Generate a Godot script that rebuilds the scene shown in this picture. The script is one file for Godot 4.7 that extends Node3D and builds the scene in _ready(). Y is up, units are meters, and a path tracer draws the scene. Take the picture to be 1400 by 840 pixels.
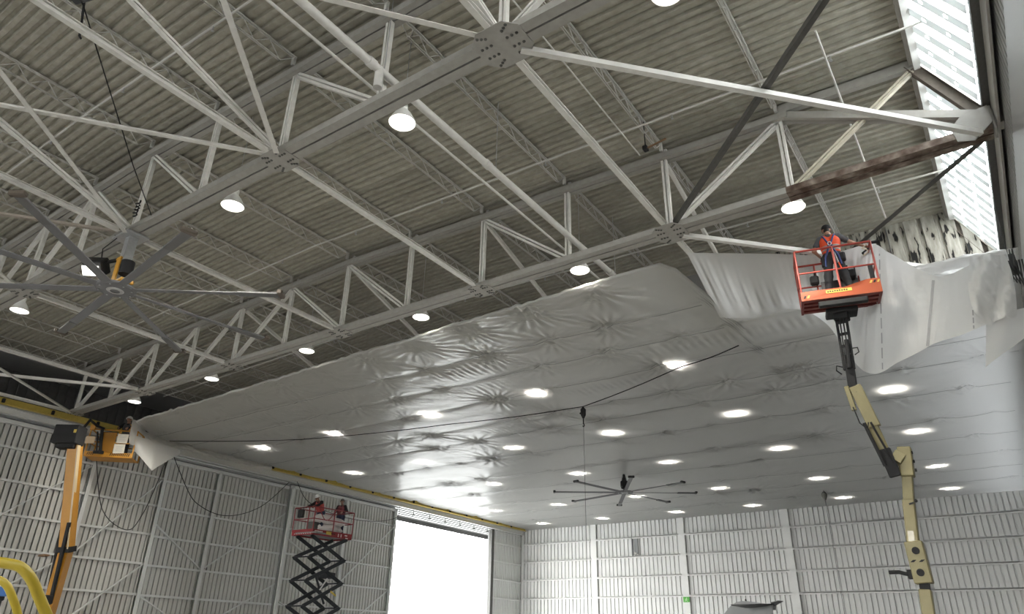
extends Node3D
# A hangar: roof trusses, a plastic sheet being hung as a ceiling, three lifts, two big fans.
# Axes: x right along the end wall, y up, -z away from the camera. M(x, y, d) takes d = distance away.

var mats := {}
var tex := {}
var taken := {}
var rng := RandomNumberGenerator.new()


class MB:   # collects triangles with their own normals, becomes one ArrayMesh
	var v := PackedVector3Array()
	var n := PackedVector3Array()
	var c := PackedColorArray()
	var col := Color.WHITE
	var use_col := false

	func tri(a: Vector3, b: Vector3, d: Vector3, na: Vector3, nb: Vector3, nd: Vector3) -> void:
		if (b - a).cross(d - a).dot(na + nb + nd) > 0.0:
			v.append_array(PackedVector3Array([a, d, b]))
			n.append_array(PackedVector3Array([na, nd, nb]))
		else:
			v.append_array(PackedVector3Array([a, b, d]))
			n.append_array(PackedVector3Array([na, nb, nd]))
		if use_col:
			c.append_array(PackedColorArray([col, col, col]))

	func flat(a: Vector3, b: Vector3, d: Vector3, out: Vector3) -> void:
		var m := (b - a).cross(d - a)
		if m.length_squared() < 1e-16:
			return
		m = m.normalized()
		if m.dot(out) < 0.0:
			m = -m
		tri(a, b, d, m, m, m)

	func quad(a: Vector3, b: Vector3, d: Vector3, e: Vector3, out: Vector3) -> void:
		flat(a, b, d, out)
		flat(a, d, e, out)

	func box(at: Vector3, size: Vector3, bs := Basis.IDENTITY, bevel := 0.0) -> void:
		var h := size / 2.0
		var k := minf(bevel, minf(h.x, minf(h.y, h.z)) * 0.9)
		var ax := [bs.x, bs.y, bs.z]
		var hs := [h.x, h.y, h.z]
		for i in 3:
			var j := (i + 1) % 3
			var l := (i + 2) % 3
			for s in [-1.0, 1.0]:
				var o: Vector3 = at + ax[i] * (s * hs[i])
				var p: Vector3 = ax[j] * (hs[j] - k)
				var q: Vector3 = ax[l] * (hs[l] - k)
				quad(o - p - q, o + p - q, o + p + q, o - p + q, ax[i] * s)
				if k > 0.0:
					for t in [-1.0, 1.0]:   # the bevel between faces i and j
						var a1: Vector3 = at + ax[i] * (s * hs[i]) + ax[j] * (t * (hs[j] - k))
						var a2: Vector3 = at + ax[i] * (s * (hs[i] - k)) + ax[j] * (t * hs[j])
						quad(a1 - q, a1 + q, a2 + q, a2 - q, ax[i] * s + ax[j] * t)
						if i == 0:
							for u in [-1.0, 1.0]:
								var c1: Vector3 = at + ax[0] * (s * hs[0]) + ax[1] * (t * (hs[1] - k)) + ax[2] * (u * (hs[2] - k))
								var c2: Vector3 = at + ax[0] * (s * (hs[0] - k)) + ax[1] * (t * hs[1]) + ax[2] * (u * (hs[2] - k))
								var c3: Vector3 = at + ax[0] * (s * (hs[0] - k)) + ax[1] * (t * (hs[1] - k)) + ax[2] * (u * hs[2])
								flat(c1, c2, c3, ax[0] * s + ax[1] * t + ax[2] * u)

	func frame_of(a: Vector3, b: Vector3, up: Vector3) -> Basis:   # z along a->b, y near up
		var z := (b - a).normalized()
		var u := up if absf(up.normalized().dot(z)) < 0.98 else (Vector3.RIGHT if absf(z.x) < 0.9 else Vector3.UP)
		var x := u.cross(z).normalized()
		return Basis(x, z.cross(x), z)

	func bar(a: Vector3, b: Vector3, w: float, h: float, up := Vector3.UP, bevel := 0.0) -> void:
		box((a + b) / 2.0, Vector3(w, h, a.distance_to(b)), frame_of(a, b, up), bevel)

	func twin(a: Vector3, b: Vector3, w: float, h: float, gap: float, up := Vector3.UP) -> void:   # two bars side by side
		var x := frame_of(a, b, up).x * ((w + gap) / 2.0)
		bar(a + x, b + x, w, h, up)
		bar(a - x, b - x, w, h, up)

	func shape(a: Vector3, b: Vector3, pts: PackedVector2Array, up := Vector3.UP) -> void:   # a closed outline pulled from a to b
		var f := frame_of(a, b, up)
		var area := 0.0
		for i in pts.size():
			area += pts[i].cross(pts[(i + 1) % pts.size()])
		for i in pts.size():
			var p := pts[i]
			var q := pts[(i + 1) % pts.size()]
			var e := q - p
			var o2 := Vector2(e.y, -e.x) * signf(area)
			var o := f.x * o2.x + f.y * o2.y
			var p3 := f.x * p.x + f.y * p.y
			var q3 := f.x * q.x + f.y * q.y
			quad(a + p3, a + q3, b + q3, b + p3, o)
		var t := Geometry2D.triangulate_polygon(pts)
		for i in range(0, t.size(), 3):
			var w: Array[Vector3] = []
			for j in 3:
				w.append(f.x * pts[t[i + j]].x + f.y * pts[t[i + j]].y)
			flat(a + w[0], a + w[1], a + w[2], -f.z)
			flat(b + w[0], b + w[1], b + w[2], f.z)

	func ibeam(a: Vector3, b: Vector3, w: float, h: float, t: float, up := Vector3.UP) -> void:
		var f := frame_of(a, b, up)
		bar(a + f.y * (h - t) / 2.0, b + f.y * (h - t) / 2.0, w, t, up)
		bar(a - f.y * (h - t) / 2.0, b - f.y * (h - t) / 2.0, w, t, up)
		bar(a, b, t, h - 2.0 * t, up)

	func angle(a: Vector3, b: Vector3, w: float, t: float, up := Vector3.UP) -> void:
		shape(a, b, PackedVector2Array([Vector2(-w / 2, -w / 2), Vector2(w / 2, -w / 2), Vector2(w / 2, t - w / 2), Vector2(t - w / 2, t - w / 2), Vector2(t - w / 2, w / 2), Vector2(-w / 2, w / 2)]), up)

	func tube(pts: PackedVector3Array, r: float, sides := 8, r2 := -1.0, caps := true) -> void:   # a round bar through the points
		var rings: Array[PackedVector3Array] = []
		var f := frame_of(pts[0], pts[1], Vector3.UP)
		var x := f.x
		var last := pts.size() - 1
		for i in pts.size():
			var d := (pts[mini(i + 1, last)] - pts[maxi(i - 1, 0)]).normalized()
			x = (x - d * x.dot(d)).normalized()
			var y := d.cross(x)
			var ring := PackedVector3Array()
			for k in sides:
				ring.append(x * cos(TAU * k / sides) + y * sin(TAU * k / sides))
			rings.append(ring)
		for i in last:
			var ra := r if r2 < 0.0 else lerpf(r, r2, float(i) / last)
			var rb := r if r2 < 0.0 else lerpf(r, r2, float(i + 1) / last)
			for k in sides:
				var m := (k + 1) % sides
				var a := pts[i] + rings[i][k] * ra
				var b := pts[i] + rings[i][m] * ra
				var d := pts[i + 1] + rings[i + 1][m] * rb
				var e := pts[i + 1] + rings[i + 1][k] * rb
				tri(a, b, d, rings[i][k], rings[i][m], rings[i + 1][m])
				tri(a, d, e, rings[i][k], rings[i + 1][m], rings[i + 1][k])
		if caps:
			var r_end := r if r2 < 0.0 else r2
			var d0 := (pts[0] - pts[1]).normalized()
			var d1 := (pts[last] - pts[last - 1]).normalized()
			for k in range(1, sides - 1):
				tri(pts[0] + rings[0][0] * r, pts[0] + rings[0][k] * r, pts[0] + rings[0][k + 1] * r, d0, d0, d0)
				tri(pts[last] + rings[last][0] * r_end, pts[last] + rings[last][k] * r_end, pts[last] + rings[last][k + 1] * r_end, d1, d1, d1)

	func rod(a: Vector3, b: Vector3, r: float, sides := 8, r2 := -1.0) -> void:
		tube(PackedVector3Array([a, b]), r, sides, r2)

	func lathe(at: Vector3, prof: PackedVector2Array, sides := 24, bs := Basis.IDENTITY) -> void:   # (radius, height) pairs turned about bs.y
		for i in prof.size() - 1:
			var p := prof[i]
			var q := prof[i + 1]
			var e := q - p
			if e.length() < 1e-6:
				continue
			var o := Vector2(e.y, -e.x).normalized()
			for k in sides:
				var a0 := TAU * k / sides
				var a1 := TAU * (k + 1) / sides
				var u0 := bs.x * cos(a0) + bs.z * sin(a0)
				var u1 := bs.x * cos(a1) + bs.z * sin(a1)
				var n0 := u0 * o.x + bs.y * o.y
				var n1 := u1 * o.x + bs.y * o.y
				var pa := at + u0 * p.x + bs.y * p.y
				var pb := at + u1 * p.x + bs.y * p.y
				var qa := at + u0 * q.x + bs.y * q.y
				var qb := at + u1 * q.x + bs.y * q.y
				if p.x > 1e-5:
					tri(pa, pb, qb, n0, n1, n1)
				if q.x > 1e-5:
					tri(pa, qb, qa, n0, n1, n0)

	func plate(pts: PackedVector3Array, thick: Vector3) -> void:   # a flat polygon given thickness
		var m := Vector3.ZERO
		for i in pts.size():
			m += pts[i]
		m /= pts.size()
		for i in pts.size():
			var a := pts[i]
			var b := pts[(i + 1) % pts.size()]
			quad(a, b, b + thick, a + thick, (a + b) / 2.0 - m)
			if i > 0 and i < pts.size() - 1:
				flat(pts[0], a, b, -thick)
				flat(pts[0] + thick, a + thick, b + thick, thick)

	func sheet(p: Array, nu: int, nv: int, thick := 0.0) -> void:   # smooth surface through a grid of points p[j * (nu + 1) + i]
		var w := nu + 1
		var nr := PackedVector3Array()
		for j in nv + 1:
			for i in w:
				var du: Vector3 = p[j * w + mini(i + 1, nu)] - p[j * w + maxi(i - 1, 0)]
				var dv: Vector3 = p[mini(j + 1, nv) * w + i] - p[maxi(j - 1, 0) * w + i]
				nr.append(du.cross(dv).normalized())
		for j in nv:
			for i in nu:
				var a := j * w + i
				tri(p[a], p[a + 1], p[a + w + 1], nr[a], nr[a + 1], nr[a + w + 1])
				tri(p[a], p[a + w + 1], p[a + w], nr[a], nr[a + w + 1], nr[a + w])

	func mesh() -> ArrayMesh:
		var a := []
		a.resize(Mesh.ARRAY_MAX)
		a[Mesh.ARRAY_VERTEX] = v
		a[Mesh.ARRAY_NORMAL] = n
		if use_col:
			a[Mesh.ARRAY_COLOR] = c
		var m := ArrayMesh.new()
		m.add_surface_from_arrays(Mesh.PRIMITIVE_TRIANGLES, a)
		return m


func M(x: float, y: float, d: float) -> Vector3:
	return Vector3(x, y, -d)


func numbered(called: String) -> String:
	if not taken.has(called):
		taken[called] = 0
		return called
	taken[called] += 1
	return "%s_%03d" % [called, taken[called]]


func obj(called: String, what: Variant, m: Material, parent: Node3D = null) -> MeshInstance3D:   # one named mesh
	var o := MeshInstance3D.new()
	o.mesh = what.mesh() if what is MB else what
	o.material_override = m
	if parent == null:
		o.name = numbered(called)
		add_child(o)
	else:
		o.name = called
		parent.add_child(o, true)
	return o


func thing(called: String, label: String, category: String, at := Vector3.ZERO, group := "") -> Node3D:
	var o := Node3D.new()
	o.name = numbered(called)
	add_child(o)
	o.position = at
	tag(o, label, category, group)
	return o


func tag(o: Node3D, label: String, category: String, group := "") -> void:
	o.set_meta("label", label)
	o.set_meta("category", category)
	if group:
		o.set_meta("group", group)


func setting(called: String, label: String, category: String) -> Node3D:
	var o := Node3D.new()
	o.name = called
	add_child(o)
	tag(o, label, category)
	o.set_meta("kind", "structure")
	return o


func copy_of(o: Node3D, label: String, at: Vector3) -> Node3D:
	var r: Node3D = o.duplicate()
	r.name = numbered(String(o.name).rstrip("0123456789").trim_suffix("_"))
	add_child(r)
	r.position = at
	r.set_meta("label", label)
	return r


func grain(called: String, lo: Color, hi: Color, freq: float, octaves := 4, size := 512, kind := FastNoiseLite.TYPE_SIMPLEX_SMOOTH) -> NoiseTexture2D:
	if tex.has(called):
		return tex[called]
	var t := NoiseTexture2D.new()
	t.width = size
	t.height = size
	t.seamless = true
	var f := FastNoiseLite.new()
	f.seed = 11 + tex.size()
	f.noise_type = kind
	f.frequency = freq
	f.fractal_octaves = octaves
	t.noise = f
	var g := Gradient.new()
	g.set_color(0, lo)
	g.set_color(1, hi)
	t.color_ramp = g
	tex[called] = t
	return t


func mat(called: String, c: Color, rough := 0.6, metal := 0.0, noise := "", scale := 0.5) -> StandardMaterial3D:   # c is the surface's own linear reflectance
	if mats.has(called):
		return mats[called]
	var m := StandardMaterial3D.new()
	m.resource_name = called
	m.albedo_color = c.linear_to_srgb()
	m.roughness = rough
	m.metallic = metal
	if noise:
		m.albedo_texture = tex[noise]
		m.uv1_triplanar = true
		m.uv1_world_triplanar = true
		m.uv1_scale = Vector3.ONE * scale
	mats[called] = m
	return m


func lin(r: float, g: float, b: float) -> Color:
	return Color(r, g, b)


func _ready() -> void:
	rng.seed = 7
	# camera: measured from the photograph's three vanishing points
	var cam := Camera3D.new()
	cam.name = "camera"
	add_child(cam)
	cam.fov = rad_to_deg(2.0 * atan(420.0 / 963.93))
	cam.near = 0.05
	cam.far = 500.0
	cam.transform = Transform3D(Basis(Vector3.UP, 0.609807) * Basis(Vector3.RIGHT, 0.450403) * Basis(Vector3.BACK, 0.021942), Vector3(0, 1.6, 0))
	cam.current = true
	# overcast daylight
	var sky_mat := ProceduralSkyMaterial.new()
	sky_mat.sky_top_color = Color(0.94, 0.955, 0.965)
	sky_mat.sky_horizon_color = Color(1.0, 0.99, 0.965)
	sky_mat.ground_bottom_color = Color(0.5, 0.5, 0.5)
	sky_mat.ground_horizon_color = Color(0.7, 0.7, 0.7)
	sky_mat.energy_multiplier = SKY
	var sky := Sky.new()
	sky.sky_material = sky_mat
	var env := Environment.new()
	env.background_mode = Environment.BG_SKY
	env.sky = sky
	env.tonemap_mode = Environment.TONE_MAPPER_LINEAR
	env.tonemap_exposure = EXPOSURE
	env.sdfgi_enabled = true
	env.ssao_enabled = true
	env.ssil_enabled = true
	var we := WorldEnvironment.new()
	we.name = "world_environment"
	we.environment = env
	add_child(we)
	make_materials()
	make_shell()
	make_end_wall()
	make_side_wall()
	make_clerestory()
	make_trusses()
	make_joists()
	make_bracing()
	make_pipes()
	make_sheet()
	make_loose_film()
	make_lamps()
	make_tan_lift()
	make_scissor_lift()
	make_yellow_lift()
	make_fans()
	make_people()
	make_misc()


const SKY := 17.0
const EXPOSURE := 1.25
const LAMP := 22.0
const RIDGE := -15.05
const CHORD := 9.84        # underside of the bottom chords
const TRUSS := [6.355, 12.75]
const SHEET := 9.74        # height of the plastic ceiling
const FAR := 46.75         # the end wall
const LEFT := -31.2        # plane of the hangar doors


func knot(k: int) -> float:   # panel points along a truss, from the right
	return -2.13 - 2.583 * k


func deck(x: float) -> float:   # underside of the roof deck
	return 12.14 + 0.03 * (-2.13 - x) if x > RIDGE else 12.14 + 0.03 * (-2.13 - RIDGE) - 0.03 * (RIDGE - x)


func make_materials() -> void:
	grain("soft", Color(0.93, 0.93, 0.925), Color(1, 1, 1), 0.012)
	grain("dirty", Color(0.88, 0.87, 0.845), Color(1, 1, 1), 0.02, 5)
	grain("rust", Color(0.30, 0.20, 0.14), Color(1, 0.98, 0.95), 0.025, 5)
	grain("streaks", Color(0.82, 0.81, 0.79), Color(1, 1, 1), 0.03, 3)
	for i in 4:
		mat("deck_paint_%d" % i, lin(0.41, 0.396, 0.34) * (0.92 + 0.05 * i), 0.75, 0.0, "dirty", 0.35)
	mat("chord_paint", lin(0.36, 0.35, 0.32), 0.6, 0.0, "soft", 0.8)
	mat("steel_paint", lin(0.72, 0.71, 0.67), 0.5, 0.0, "soft", 0.8)
	mat("joist_paint", lin(0.55, 0.54, 0.51), 0.55, 0.0, "soft", 0.8)
	mat("wall_paint", lin(0.72, 0.725, 0.71), 0.55)
	mat("wall_steel", lin(0.76, 0.765, 0.75), 0.5)
	mat("door_paint", lin(0.55, 0.545, 0.52), 0.55)
	mat("door_steel", lin(0.64, 0.65, 0.64), 0.5)
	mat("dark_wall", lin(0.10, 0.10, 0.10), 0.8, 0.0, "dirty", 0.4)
	mat("concrete", lin(0.50, 0.49, 0.475), 0.4, 0.0, "soft", 0.2)
	mat("tarmac", lin(0.35, 0.35, 0.34), 0.9, 0.0, "soft", 0.2)
	mat("slab", lin(0.3, 0.3, 0.3), 0.9)
	mat("beam_yellow", lin(0.62, 0.47, 0.10), 0.5, 0.0, "soft", 0.8)
	mat("black", lin(0.010, 0.010, 0.011), 0.75)
	mat("rubber", lin(0.02, 0.02, 0.02), 0.8)
	mat("galvanised", lin(0.5, 0.51, 0.52), 0.4, 0.6, "soft", 1.5)


func make_shell() -> void:
	var f := MB.new()
	f.box(M(-16.5, -0.15, 7.0), Vector3(37.2, 0.3, 80.5))
	var fl := obj("floor", f, mats.concrete)
	fl.set_meta("kind", "structure")
	tag(fl, "smooth grey concrete floor of the hangar", "floor")
	f = MB.new()
	f.box(M(-135.15, -0.2, 7.0), Vector3(200, 0.3, 300))
	var g := obj("ground", f, mats.tarmac)
	g.set_meta("kind", "structure")
	tag(g, "grey tarmac apron outside the open hangar door", "ground")
	f = MB.new()
	f.box(M(8.2, 9.9, 6.8), Vector3(12.6, 0.3, 80.0))
	f.box(M(8.2, 5.0, 46.6), Vector3(12.6, 9.6, 0.3))
	f.box(M(14.4, 5.0, 6.8), Vector3(0.3, 9.6, 80.0))
	f.box(M(8.2, 5.0, -33.0), Vector3(12.6, 9.6, 0.3))
	g = obj("annex_roof", f, mats.wall_paint)
	g.set_meta("kind", "structure")
	tag(g, "white flat annex roof outside, below the sloping windows", "roof")
	# roof deck: separate corrugated sheets, each one run of ribs wide
	var roof := setting("ceiling", "ribbed grey-green painted metal roof deck over the trusses", "roof deck")
	var cuts := [0.47, knot(1), knot(3), RIDGE, knot(7), knot(9), -31.6]
	var pitch := 0.2
	var d0 := -1.6
	var row := 0
	while d0 < 19.0:
		var wide := 4.0 * pitch
		for s in 6:
			var xa: float = cuts[s]
			var xb: float = cuts[s + 1] - 0.04
			var lift := 0.004 * ((row + s) % 2)
			var b := MB.new()
			for r in 4:
				var q := d0 + r * pitch
				var ps := [Vector2(q, 0), Vector2(q + 0.09, 0), Vector2(q + 0.112, 0.055), Vector2(q + 0.172, 0.055), Vector2(q + 0.2, 0)]
				for i in 4:
					var p0: Vector2 = ps[i]
					var p1: Vector2 = ps[i + 1]
					b.quad(M(xa, deck(xa) + p0.y + lift, p0.x), M(xb, deck(xb) + p0.y + lift, p0.x), M(xb, deck(xb) + p1.y + lift, p1.x), M(xa, deck(xa) + p1.y + lift, p1.x), Vector3.DOWN)
			b.box(M((xa + xb) / 2, deck((xa + xb) / 2) - 0.003, d0 + 0.012), Vector3(absf(xb - xa), 0.006, 0.02), Basis(Vector3.BACK, atan2(deck(xa) - deck(xb), xa - xb)))
			obj("roof_sheet", b, mats["deck_paint_%d" % rng.randi_range(0, 3)], roof)
		d0 += wide
		row += 1
	var top := MB.new()
	for e in [[0.47, RIDGE], [RIDGE, -34.6]]:
		var a: Vector3 = M(e[0], deck(e[0]) + 0.06, -33.2)
		var b2: Vector3 = M(e[1], deck(e[1]) + 0.06, -33.2)
		var z := Vector3(0, 0, -80.3)
		var t := Vector3(0, 0.25, 0)
		top.quad(a, b2, b2 + z, a + z, Vector3.DOWN)
		top.quad(a + t, b2 + t, b2 + z + t, a + z + t, Vector3.UP)
		top.quad(a, b2, b2 + t, a + t, Vector3.BACK)
		top.quad(a + z, b2 + z, b2 + z + t, a + z + t, Vector3.FORWARD)
		top.quad(a, a + z, a + z + t, a + t, Vector3.RIGHT)
		top.quad(b2, b2 + z, b2 + z + t, b2 + t, Vector3.LEFT)
	obj("roof_slab", top, mats.slab, roof)


func corrugated(b: MB, a: Vector3, along: Vector3, length: float, height: float, out: Vector3, pitch := 0.3, depth := 0.035) -> void:
	var n := int(round(length / pitch))
	var p := length / n
	for i in n:
		var q := i * p
		var ps := [Vector2(q, depth), Vector2(q + p * 0.72, depth), Vector2(q + p * 0.76, 0), Vector2(q + p * 0.96, 0), Vector2(q + p, depth)]
		for j in 4:
			var u0: Vector3 = a + along * ps[j].x + out * ps[j].y
			var u1: Vector3 = a + along * ps[j + 1].x + out * ps[j + 1].y
			b.quad(u0, u1, u1 + Vector3.UP * height, u0 + Vector3.UP * height, out)


func make_end_wall() -> void:
	var w := setting("wall_back", "white ribbed metal end wall with horizontal girts and wide columns", "wall")
	var cols := [-31.2, -25.0, -18.4, -11.6, -4.85, 1.9]
	var back := MB.new()
	back.box(M(-16.0, 6.1, FAR + 0.15), Vector3(37.0, 12.6, 0.2))
	obj("wall_core", back, mats.slab, w)
	for i in 5:
		var b := MB.new()
		corrugated(b, M(cols[i], 0, FAR), Vector3.RIGHT, cols[i + 1] - cols[i], 10.2, Vector3.BACK, 0.3, 0.1)
		obj("wall_sheet", b, mats.wall_paint, w)
		for k in 7:
			var y := 8.65 - 1.26 * k
			var gb := MB.new()
			gb.bar(M(cols[i] + 0.2, y, FAR - 0.16), M(cols[i + 1] - 0.2, y, FAR - 0.16), 0.18, 0.07)
			gb.bar(M(cols[i] + 0.2, y - 0.05, FAR - 0.24), M(cols[i + 1] - 0.2, y - 0.05, FAR - 0.24), 0.02, 0.13)
			obj("girt", gb, mats.wall_steel, w)
	for i in range(1, 6):
		var cb := MB.new()
		cb.bar(M(cols[i], 0, FAR - 0.12), M(cols[i], 9.9, FAR - 0.12), 0.46, 0.2, Vector3.BACK, 0.01)
		obj("column", cb, mats.wall_steel, w)
	# the hangar's open end behind the camera, and the right wall
	var fr := MB.new()
	fr.box(M(-33.0, 6.1, -33.1), Vector3(3.0, 12.6, 0.3))
	fr.box(M(-5.5, 6.1, -33.1), Vector3(12.0, 12.6, 0.3))
	fr.box(M(0.6, 6.1, -33.1), Vector3(2.4, 12.6, 0.3))
	fr.box(M(-16.0, 11.2, -33.1), Vector3(31.0, 2.6, 0.3))
	var fo := obj("wall_front", fr, mats.wall_paint)
	fo.set_meta("kind", "structure")
	tag(fo, "white front wall of the hangar behind the viewer, round its open end", "wall")
	var ll := MB.new()
	ll.box(M(-31.5, 4.8, -23.5), Vector3(0.3, 9.6, 19.5))
	var lo2 := obj("wall_side", ll, mats.door_paint)
	lo2.set_meta("kind", "structure")
	tag(lo2, "closed grey hangar side wall behind the viewer, on the door side", "wall")
	var rw := setting("wall_right", "pale ribbed metal wall under the sloping windows on the right", "wall")
	var core := MB.new()
	core.box(M(1.68, 5.2, 6.8), Vector3(0.16, 10.4, 80.0))
	obj("wall_core", core, mats.slab, rw)
	var sh := MB.new()
	corrugated(sh, M(1.54, 9.1, -5.0), Vector3.FORWARD, 51.0, 1.3, Vector3.LEFT, 0.2, 0.06)
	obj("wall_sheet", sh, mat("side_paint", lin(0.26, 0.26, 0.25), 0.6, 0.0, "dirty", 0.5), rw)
	var liner := MB.new()
	liner.bar(M(1.5, 4.63, -5.0), M(1.5, 4.63, 46.4), 0.1, 9.26, Vector3.UP, 0.02)
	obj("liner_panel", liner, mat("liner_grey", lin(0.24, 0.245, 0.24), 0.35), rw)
	for d in [-0.0, 6.355, 12.75]:
		var c := MB.new()
		c.box(M(1.42, 10.15, d), Vector3(0.24, 0.34, 0.24), Basis.IDENTITY, 0.01)
		c.box(M(1.34, 10.12, d), Vector3(0.04, 0.5, 0.34), Basis.IDENTITY, 0.01)
		obj("truss_bearing", c, mats.chord_paint, rw)
	var eave := MB.new()
	eave.bar(M(1.3, 10.5, -33.0), M(1.3, 10.5, 46.6), 0.08, 0.18)
	eave.bar(M(1.55, 10.47, -33.0), M(1.55, 10.47, 46.6), 0.44, 0.06)
	obj("eave_beam", eave, mat("dark_steel", lin(0.10, 0.10, 0.095), 0.6, 0.0, "dirty", 0.8), rw)
	var st := MB.new()
	st.bar(M(1.4, 10.17, -5.0), M(1.4, 10.17, 46.6), 0.04, 0.46)
	obj("eave_strip", st, mats.chord_paint, rw)
	# bulkhead that closes the roof space
	var bh := setting("wall_bulkhead", "weathered white ribbed metal bulkhead with peeling paint under the roof, behind the basket worker", "wall")
	grain("peeling", Color(0.06, 0.06, 0.055), Color(1, 1, 1), 0.02, 6)
	var pt: NoiseTexture2D = tex.peeling
	pt.color_ramp.set_offset(0, 0.26)
	pt.color_ramp.set_color(0, Color(0.07, 0.065, 0.06))
	pt.color_ramp.add_point(0.33, Color(0.75, 0.74, 0.70))
	pt.color_ramp.set_color(pt.color_ramp.get_point_count() - 1, Color(1, 1, 0.98))
	var pm := mat("peeling_paint", lin(0.60, 0.59, 0.56), 0.7, 0.0, "peeling", 0.35)
	pm.uv1_scale = Vector3(0.5, 0.12, 0.5)
	var xs := [1.5, -1.0, -3.5, -6.0]
	for i in 3:
		var pb := MB.new()
		corrugated(pb, M(xs[i + 1], 9.9, 19.1), Vector3.RIGHT, xs[i] - xs[i + 1] - 0.02, 2.36, Vector3.BACK, 0.42, 0.07)
		obj("bulkhead_sheet", pb, pm, bh)


func make_side_wall() -> void:
	# three sliding door leaves, a header with track beams, the open doorway, a short wall to the corner
	var names := [["door_1", -31.1, -14.0, 17.55, [-9.0, -4.0, 1.0, 5.6, 10.2, 14.3]], ["door_2", -31.6, 17.3, 25.3, [20.5]], ["door_3", -31.2, 24.6, 32.7, [28.6]]]
	var words := ["near sliding hangar door leaf of ribbed grey metal behind the yellow boom lift", "set-back sliding hangar door leaf of ribbed grey metal left of the scissor lift", "sliding hangar door leaf of ribbed grey metal behind the scissor lift, beside the bright opening"]
	for i in 3:
		var e: Array = names[i]
		var x: float = e[1]
		var a: float = e[2]
		var z: float = e[3]
		var d := setting(e[0], words[i], "hangar door")
		var b := MB.new()
		corrugated(b, M(x - 0.14, 0.05, a), Vector3.FORWARD, z - a, 9.1, Vector3.RIGHT, 0.22, 0.06)
		obj("door_sheet", b, mats.door_paint, d)
		var bk := MB.new()
		bk.box(M(x - 0.16, 4.65, (a + z) / 2), Vector3(0.04, 9.24, z - a))
		obj("door_back", bk, mats.slab, d)
		var posts: Array = [a + 0.08] + e[4] + [z - 0.08]
		for p in posts:
			var pb := MB.new()
			pb.ibeam(M(x, 0.05, p), M(x, 9.12, p), 0.15, 0.2, 0.02, Vector3.RIGHT)
			obj("post", pb, mats.door_steel, d)
		for k in 7:
			var y := 8.16 - 1.21 * k
			var gb := MB.new()
			gb.bar(M(x - 0.03, y, a + 0.1), M(x - 0.03, y, z - 0.1), 0.1, 0.09)
			obj("girt", gb, mats.door_steel, d)
		for y in [9.08, 0.15]:
			var rb := MB.new()
			rb.bar(M(x, y, a), M(x, y, z), 0.2, 0.14)
			obj("rail", rb, mats.door_steel, d)
		for k in posts.size() - 1:   # two braces per panel: steep rise in the wide panels, gentle fall in the narrow ones
			var falls := i > 0 and k == 0
			for pr in ([[6.45, 4.6], [3.45, 2.0]] if falls else [[4.65, 8.05], [1.9, 4.5]]):
				var bb := MB.new()
				bb.bar(M(x + 0.06, pr[0], posts[k] + 0.1), M(x + 0.06, pr[1], posts[k + 1] - 0.1), 0.05, 0.09, Vector3.RIGHT)
				obj("brace", bb, mats.door_steel, d)
	var h := setting("trim_1", "hangar door header with stepped grey track beams above the doors", "door header")
	for i in 5:
		var tb := MB.new()
		tb.ibeam(M(-30.95 - 0.32 * i, 9.42 - 0.04 * i, -33.0), M(-30.95 - 0.32 * i, 9.42 - 0.04 * i, FAR - 0.3), 0.2, 0.26, 0.02)
		obj("track_beam", tb, mats.door_steel, h)
	var cover := MB.new()
	cover.bar(M(-31.6, 9.62, -33.0), M(-31.6, 9.62, FAR - 0.1), 1.6, 0.06)
	cover.bar(M(-32.45, 9.5, -33.0), M(-32.45, 9.5, FAR - 0.1), 0.06, 0.24)
	obj("header_plate", cover, mats.door_paint, h)
	var y := setting("trim_2", "yellow crane rail beam with black clips along the top of the door header", "crane rail")
	var yb := MB.new()
	yb.bar(M(-30.72, 9.7, 0.0), M(-30.72, 9.7, FAR - 0.4), 0.08, 0.26, Vector3.UP, 0.01)
	yb.bar(M(-30.66, 9.58, 0.0), M(-30.66, 9.58, FAR - 0.4), 0.16, 0.03)
	obj("rail_beam", yb, mats.beam_yellow, y)
	for k in 24:
		var cb := MB.new()
		cb.box(M(-30.64, 9.7, 3.0 + 1.8 * k), Vector3(0.1, 0.16, 0.1), Basis.IDENTITY, 0.01)
		obj("clip", cb, mats.black, y)
	# short white wall between the doorway and the corner
	var s := setting("wall_left", "short white ribbed wall between the open hangar doorway and the end wall", "wall")
	var sb := MB.new()
	corrugated(sb, M(LEFT - 0.1, 0, 42.7), Vector3.FORWARD, FAR - 42.7, 9.3, Vector3.RIGHT, 0.25, 0.04)
	obj("wall_sheet", sb, mats.wall_paint, s)
	var sc := MB.new()
	sc.box(M(LEFT - 0.25, 4.7, 44.8), Vector3(0.1, 9.4, 4.2))
	obj("wall_core", sc, mats.slab, s)
	for k in 7:
		var gb := MB.new()
		gb.bar(M(LEFT + 0.02, 8.4 - 1.23 * k, 42.8), M(LEFT + 0.02, 8.4 - 1.23 * k, FAR - 0.2), 0.1, 0.1)
		obj("girt", gb, mats.wall_steel, s)
	var jb := MB.new()
	jb.bar(M(LEFT, 0, 42.75), M(LEFT, 9.3, 42.75), 0.3, 0.25, Vector3.RIGHT)
	obj("jamb", jb, mats.dark_steel, s)
	# the dark pocket above and behind the doors
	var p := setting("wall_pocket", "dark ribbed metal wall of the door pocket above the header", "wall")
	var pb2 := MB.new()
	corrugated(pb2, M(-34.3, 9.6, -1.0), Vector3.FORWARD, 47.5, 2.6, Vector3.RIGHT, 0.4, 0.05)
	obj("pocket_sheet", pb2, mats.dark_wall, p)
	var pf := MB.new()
	pf.bar(M(-34.5, 10.7, -33.0), M(-34.5, 10.7, FAR), 0.1, 2.9)
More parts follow.
